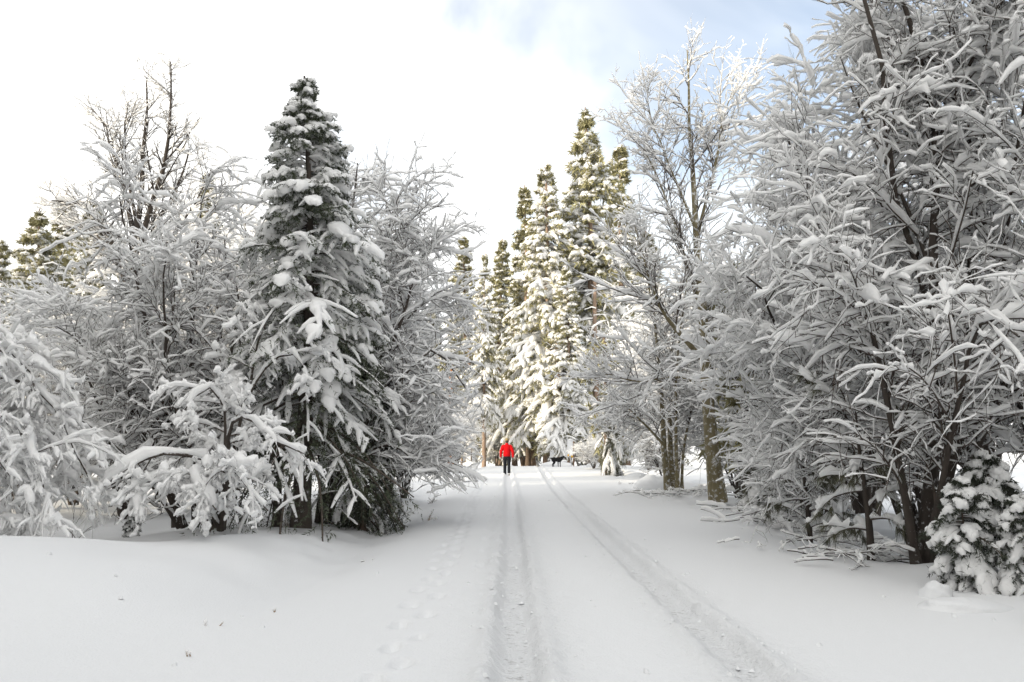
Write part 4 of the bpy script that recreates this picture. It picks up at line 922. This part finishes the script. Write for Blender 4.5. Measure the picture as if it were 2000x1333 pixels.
def person():
    Y = 39.4; p = at(990, 925, Y); z = float(terrain(np.array([p[0]]), np.array([Y]))[0] + ruts(np.array([p[0]]), np.array([Y]))[0][0])
    root = thing('person', 'person walking away up the snowy road in red jacket, black trousers and khaki hat', 'person', (p[0], Y, z - .015))
    # faces away (+y); left leg (x<0) planted, right leg pushing off behind (nearer the camera) with the heel raised
    hip = .93
    LL = [(-.095, 0, hip), (-.10, .06, .50), (-.10, .03, .10)]; RL = [(.095, 0, hip), (.10, .02, .52), (.105, -.16, .17)]
    LA = [(-.175, 0, 1.42), (-.285, -.03, 1.16), (-.295, .07, .93)]; RA = [(.175, 0, 1.42), (.285, -.05, 1.16), (.30, 0, .92)]
    V = [(0, 0, .98, .14, .10), (0, 0, 1.18, .135, .095), (0, 0, 1.36, .12, .085), (0, 0, 1.50, .065, .06), (0, .015, 1.60, .075, .085), (0, .02, 1.70, .075, .092), (0, .015, 1.77, .05, .06)]
    E = [(0, 1), (1, 2), (2, 3), (3, 4), (4, 5), (5, 6)]
    def chain(start, pts, rad):
        prev = start
        for q, r in zip(pts, rad): V.append((*q, r, r)); E.append((prev, len(V) - 1)); prev = len(V) - 1
        return prev
    chain(0, LL, (.085, .058, .04)); chain(0, RL, (.085, .058, .04))
    la = chain(2, LA, (.05, .042, .03)); ra = chain(2, RA, (.05, .042, .03))
    link('body', skin_mesh('body', V, E, m_skin), root)
    def feature(nm, V_, mat, loc): link(nm, MB().add(*loft(V_, 10)).mesh(nm, mat), root, loc)
    feature('nose', [(0, 0, -.02, .004, .004), (0, 0, -.015, .014, .02), (0, -.004, .01, .010, .012), (0, -.01, .03, .004, .004)], m_skin, (0, .115, 1.645))
    for sx in (-1, 1): feature('ear', [(0, 0, -.032, .003, .006), (0, 0, -.02, .011, .016), (0, -.004, .01, .013, .022), (0, 0, .03, .004, .008)], m_skin, (sx * .083, .005, 1.645))
    feature('hair', [(0, 0, -.055, .064, .074), (0, 0, -.03, .074, .086), (0, 0, .02, .086, .10), (0, 0, .06, .084, .10)], m_hair, (0, -.004, 1.635))
    # jacket: body with stand-up collar and ribbed hem, sleeves set into the shoulders
    v, q = loft([(0, 0, .925, .150, .108), (0, 0, .93, .170, .124), (0, 0, .985, .172, .126), (0, 0, .99, .180, .132), (0, 0, 1.06, .176, .130), (0, -.005, 1.18, .172, .126), (0, -.008, 1.32, .194, .132), (0, -.008, 1.40, .205, .126), (0, -.006, 1.45, .192, .116), (0, -.003, 1.48, .150, .100), (0, 0, 1.505, .100, .085), (0, .004, 1.515, .082, .078), (0, .006, 1.57, .078, .076), (0, .006, 1.572, .066, .066)], 28)
    link('jacket', MB().add(v, q).mesh('jacket', m_red), root)
    for A in (LA, RA):
        a0, a1, a2 = (np.array(k) for k in A); end = a2 + (a2 - a1) * .16; c = resample([a0 + (-.35 * a0[0], 0, .005), a0, (a0 + a1) / 2, a1, (a1 + a2) / 2, end], 16)
        rr = np.interp(np.linspace(0, 1, 16), [0, .12, .25, .5, .75, .97, 1], [.060, .088, .088, .074, .064, .052, .046])
        link('sleeve', MB().add(*tubes(c[None], rr[None], 14)).mesh('sleeve', m_red), root)
    # trousers: seat and two legs
    v, q = loft([(0, 0, .80, .120, .095), (0, 0, .86, .168, .122), (0, 0, .93, .165, .120), (0, 0, .99, .155, .112)], 24); link('trousers', MB().add(v, q).mesh('trousers', m_trous), root)
    for Lg, dzz in ((LL, -.045), (RL, -.02)):
        a0, a1, a2 = (np.array(k) for k in Lg); c = resample([(a0[0] * .95, 0, .93), (a0[0], 0, .80), a1, (a1 + a2) / 2 + (0, -.01, 0), a2 + (0, 0, dzz)], 16)
        rr = np.interp(np.linspace(0, 1, 16), [0, .1, .3, .5, .75, 1], [.080, .098, .094, .080, .076, .074])
        link('trouser_leg', MB().add(*tubes(c[None], rr[None], 14)).mesh('trouser_leg', m_trous), root)
    # gloves: palm, four fingers of different lengths, thumb
    for A, sx in ((LA, -1), (RA, 1)):
        w = np.array(A[2]) + (0, .0, .0); G = [(*w, .034, .034), (*(w + (0, .01, -.07)), .024, .044), (*(w + (0, .015, -.10)), .022, .042)]; GE = [(0, 1), (1, 2)]
        for k, (dy, l) in enumerate(((-.030, .060), (-.008, .078), (.014, .082), (.036, .070))):
            a = w + (0, .012 + dy, -.115); prev = 2
            for c, r in (((0, 0, 0), .0115), ((-sx * .008, .004, -l * .55), .0105), ((-sx * .026, .008, -l), .009)):
                G.append((*(a + c), r, r)); GE.append((prev, len(G) - 1)); prev = len(G) - 1
        prev = 1
        for c, r in (((-sx * .012, .055, -.055), .014), ((-sx * .02, .078, -.085), .012), ((-sx * .026, .086, -.112), .010)): G.append((*(w + c), r, r)); GE.append((prev, len(G) - 1)); prev = len(G) - 1
        link('glove', skin_mesh('glove', G, GE, m_glove, sub=1), root)
    # shoes
    for ax, ay, az, tilt in ((LL[2][0], .03, .0, 0.0), (RL[2][0], -.17, .045, -.55)):
        sh = link('shoe', skin_mesh('shoe', [(0, -.07, .055, .048, .05), (0, 0, .075, 0.052, .055), (0, .09, .05, .048, .036), (0, .17, .04, .042, .028), (0, 0, .13, .045, .05)], [(0, 1), (1, 2), (2, 3), (1, 4)], m_shoe, 1), root, (ax, ay, az)); sh.rotation_euler = (tilt, 0, 0)
        link('sole', MB().add(*loft([(0, .05, -.005, .03, .12), (0, .05, 0, .052, .155), (0, .05, .022, .052, .155), (0, .05, .028, .03, .12)])).mesh('sole', m_sole), sh)
    # beanie with rolled brim
    v, q = loft([(0, 0, 0, .088, .104), (0, 0, .012, .098, .113), (0, 0, .04, .098, .113), (0, 0, .052, .089, .104), (0, 0, .085, .085, .100), (0, 0, .12, .066, .078), (0, 0, .142, .036, .042), (0, 0, .149, .004, .004)]); link('hat', MB().add(v, q).mesh('hat', m_hat), root, (0, .016, 1.675))
person()

# ------------------------------------------------------------------ the dog
m_fur = simple('black_fur', (0.008, 0.008, 0.009), .75, .3, 30.0, .3, 60.0); m_fur.node_tree.nodes['Principled BSDF'].inputs['Specular IOR Level'].default_value = .2; m_nose = simple('dog_nose', (.006, .006, .006), .35)
def dog():
    Y = 51.5; p = at(1087, 911, Y); z = gz(p[0], Y)
    root = thing('dog', 'black short-haired dog standing side-on at the crest, head turned right and tail out', 'dog', (p[0], Y, z - .01)); root.rotation_euler = (0, 0, .12)
    # head towards +x; trunk deep at the chest, tucked up at the loin
    V = [(-.24, 0, .495, .11, .12), (-.05, 0, .475, .115, .145), (.14, 0, .465, .12, .17), (.27, 0, .495, .10, .155), (.37, 0, .575, .075, .10), (.43, 0, .635, .08, .085), (.50, 0, .640, .062, .062), (.56, 0, .610, .04, .042), (.63, 0, .585, .032, .034)]
    E = [(0, 1), (1, 2), (2, 3), (3, 4), (4, 5), (5, 6), (6, 7), (7, 8)]
    def chain(a, pts):
        prev = a
        for q in pts: V.append(q if len(q) == 5 else (*q, q[3])); E.append((prev, len(V) - 1)); prev = len(V) - 1
    for sy, dx in ((-1, 0.0), (1, .13)):
        y = sy * .085
        # hind leg: stifle forward, hock back, upright shank
        chain(0, [(-.24 + dx * .8, y, .40, .085, .075), (-.18 + dx * .8, y, .30, .055, .05), (-.285 + dx * .8, y, .17, .030, .03), (-.275 + dx * .8, y, .05, .026, .024), (-.245 + dx * .8, y, .022, .034, .024)])
        # foreleg: elbow under the chest, straight to the paw
        chain(3, [(.235 - dx * .8, y, .40, .062, .06), (.215 - dx * .8, y, .29, .040, .04), (.225 - dx * .8, y, .16, .030, .03), (.225 - dx * .8, y, .05, .026, .025), (.25 - dx * .8, y, .022, .034, .024)])
    chain(0, [(-.345, 0, .555, .038, .038), (-.43, 0, .575, .026, .026), (-.51, 0, .575, .020, .020), (-.58, 0, .595, .010, .010)])
    link('body', skin_mesh('body', V, E, m_fur, root=1), root)
    for sy in (-1, 1):
        e = np.array([[[.44, sy * .05, .70], [.425, sy * .082, .672], [.43, sy * .092, .63], [.45, sy * .088, .595]]])
        link('ear', MB().add(*tubes(e, np.array([[.02, .034, .034, .010]]), 8, wide=1.0, flat=.4)).mesh('ear', m_fur), root)
        link('eye', MB().add(*loft([(0, 0, -.008, .002, .002), (0, 0, -.004, .009, .006), (0, 0, .004, .009, .006), (0, 0, .008, .002, .002)], 8)).mesh('eye', m_nose), root, (.535, sy * .043, .66))
    link('nose', MB().add(*loft([(0, 0, -.018, .004, .006), (0, 0, -.008, .016, .020), (0, 0, .01, .016, .022), (0, 0, .018, .006, .01)], 10)).mesh('nose', m_nose), root, (.657, 0, .592))
    link('jaw', skin_mesh('jaw', [(.52, 0, .590, .032, .022), (.60, 0, .562, .022, .014)], [(0, 1)], m_fur, sub=1), root)
dog()

# ------------------------------------------------------------------ crumbs of snow thrown up by the tyres and fallen from the branches
def clods():
    rng = np.random.default_rng(77); n = 900; y = 4.4 + 22 * rng.random(n) ** 1.8; k = rng.integers(0, 4, n)
    x = np.where(k == 0, rut_l(y) + rng.normal(size=n) * .33, np.where(k == 1, rut_r(y) + rng.normal(size=n) * .36, np.where(k == 2, EDGE_R + .3 + rng.normal(size=n) * .6, EDGE_L - .6 + rng.normal(size=n) * .8)))
    keep = (k < 2) | (rng.random(n) < .07); x, y, k = x[keep], y[keep], k[keep]; n = len(x); r = .010 + .016 * rng.random(n) ** 2 + np.where(k > 1, .008, 0)
    dz, _, _ = ruts(x, y); z = terrain(x, y) + np.where((x > EDGE_L) & (x < EDGE_R), dz, 0)
    D = np.array([(1, 0, 0), (.5, .87, 0), (-.5, .87, 0), (-1, 0, 0), (-.5, -.87, 0), (.5, -.87, 0), (.5, .3, .7), (-.5, .4, .75), (0, -.5, .7)]); F = np.array([(0, 1, 6), (1, 2, 7), (1, 7, 6), (2, 3, 7), (3, 4, 8), (3, 8, 7), (4, 5, 8), (5, 0, 6), (5, 6, 8), (6, 7, 8)])
    V = np.stack((x, y, z), -1)[:, None] + D[None] * r[:, None, None] * (.7 + .6 * rng.random((n, 9, 1)))
    o = link('snow_crumbs', MB().add(V, (np.arange(n)[:, None, None] * 9 + F[None]).reshape(-1, 3)).mesh('snow_crumbs', m_ground)); many(o); o['label'] = 'loose crumbs of snow beside the wheel tracks and verges'; o['category'] = 'snow crumbs'
clods()
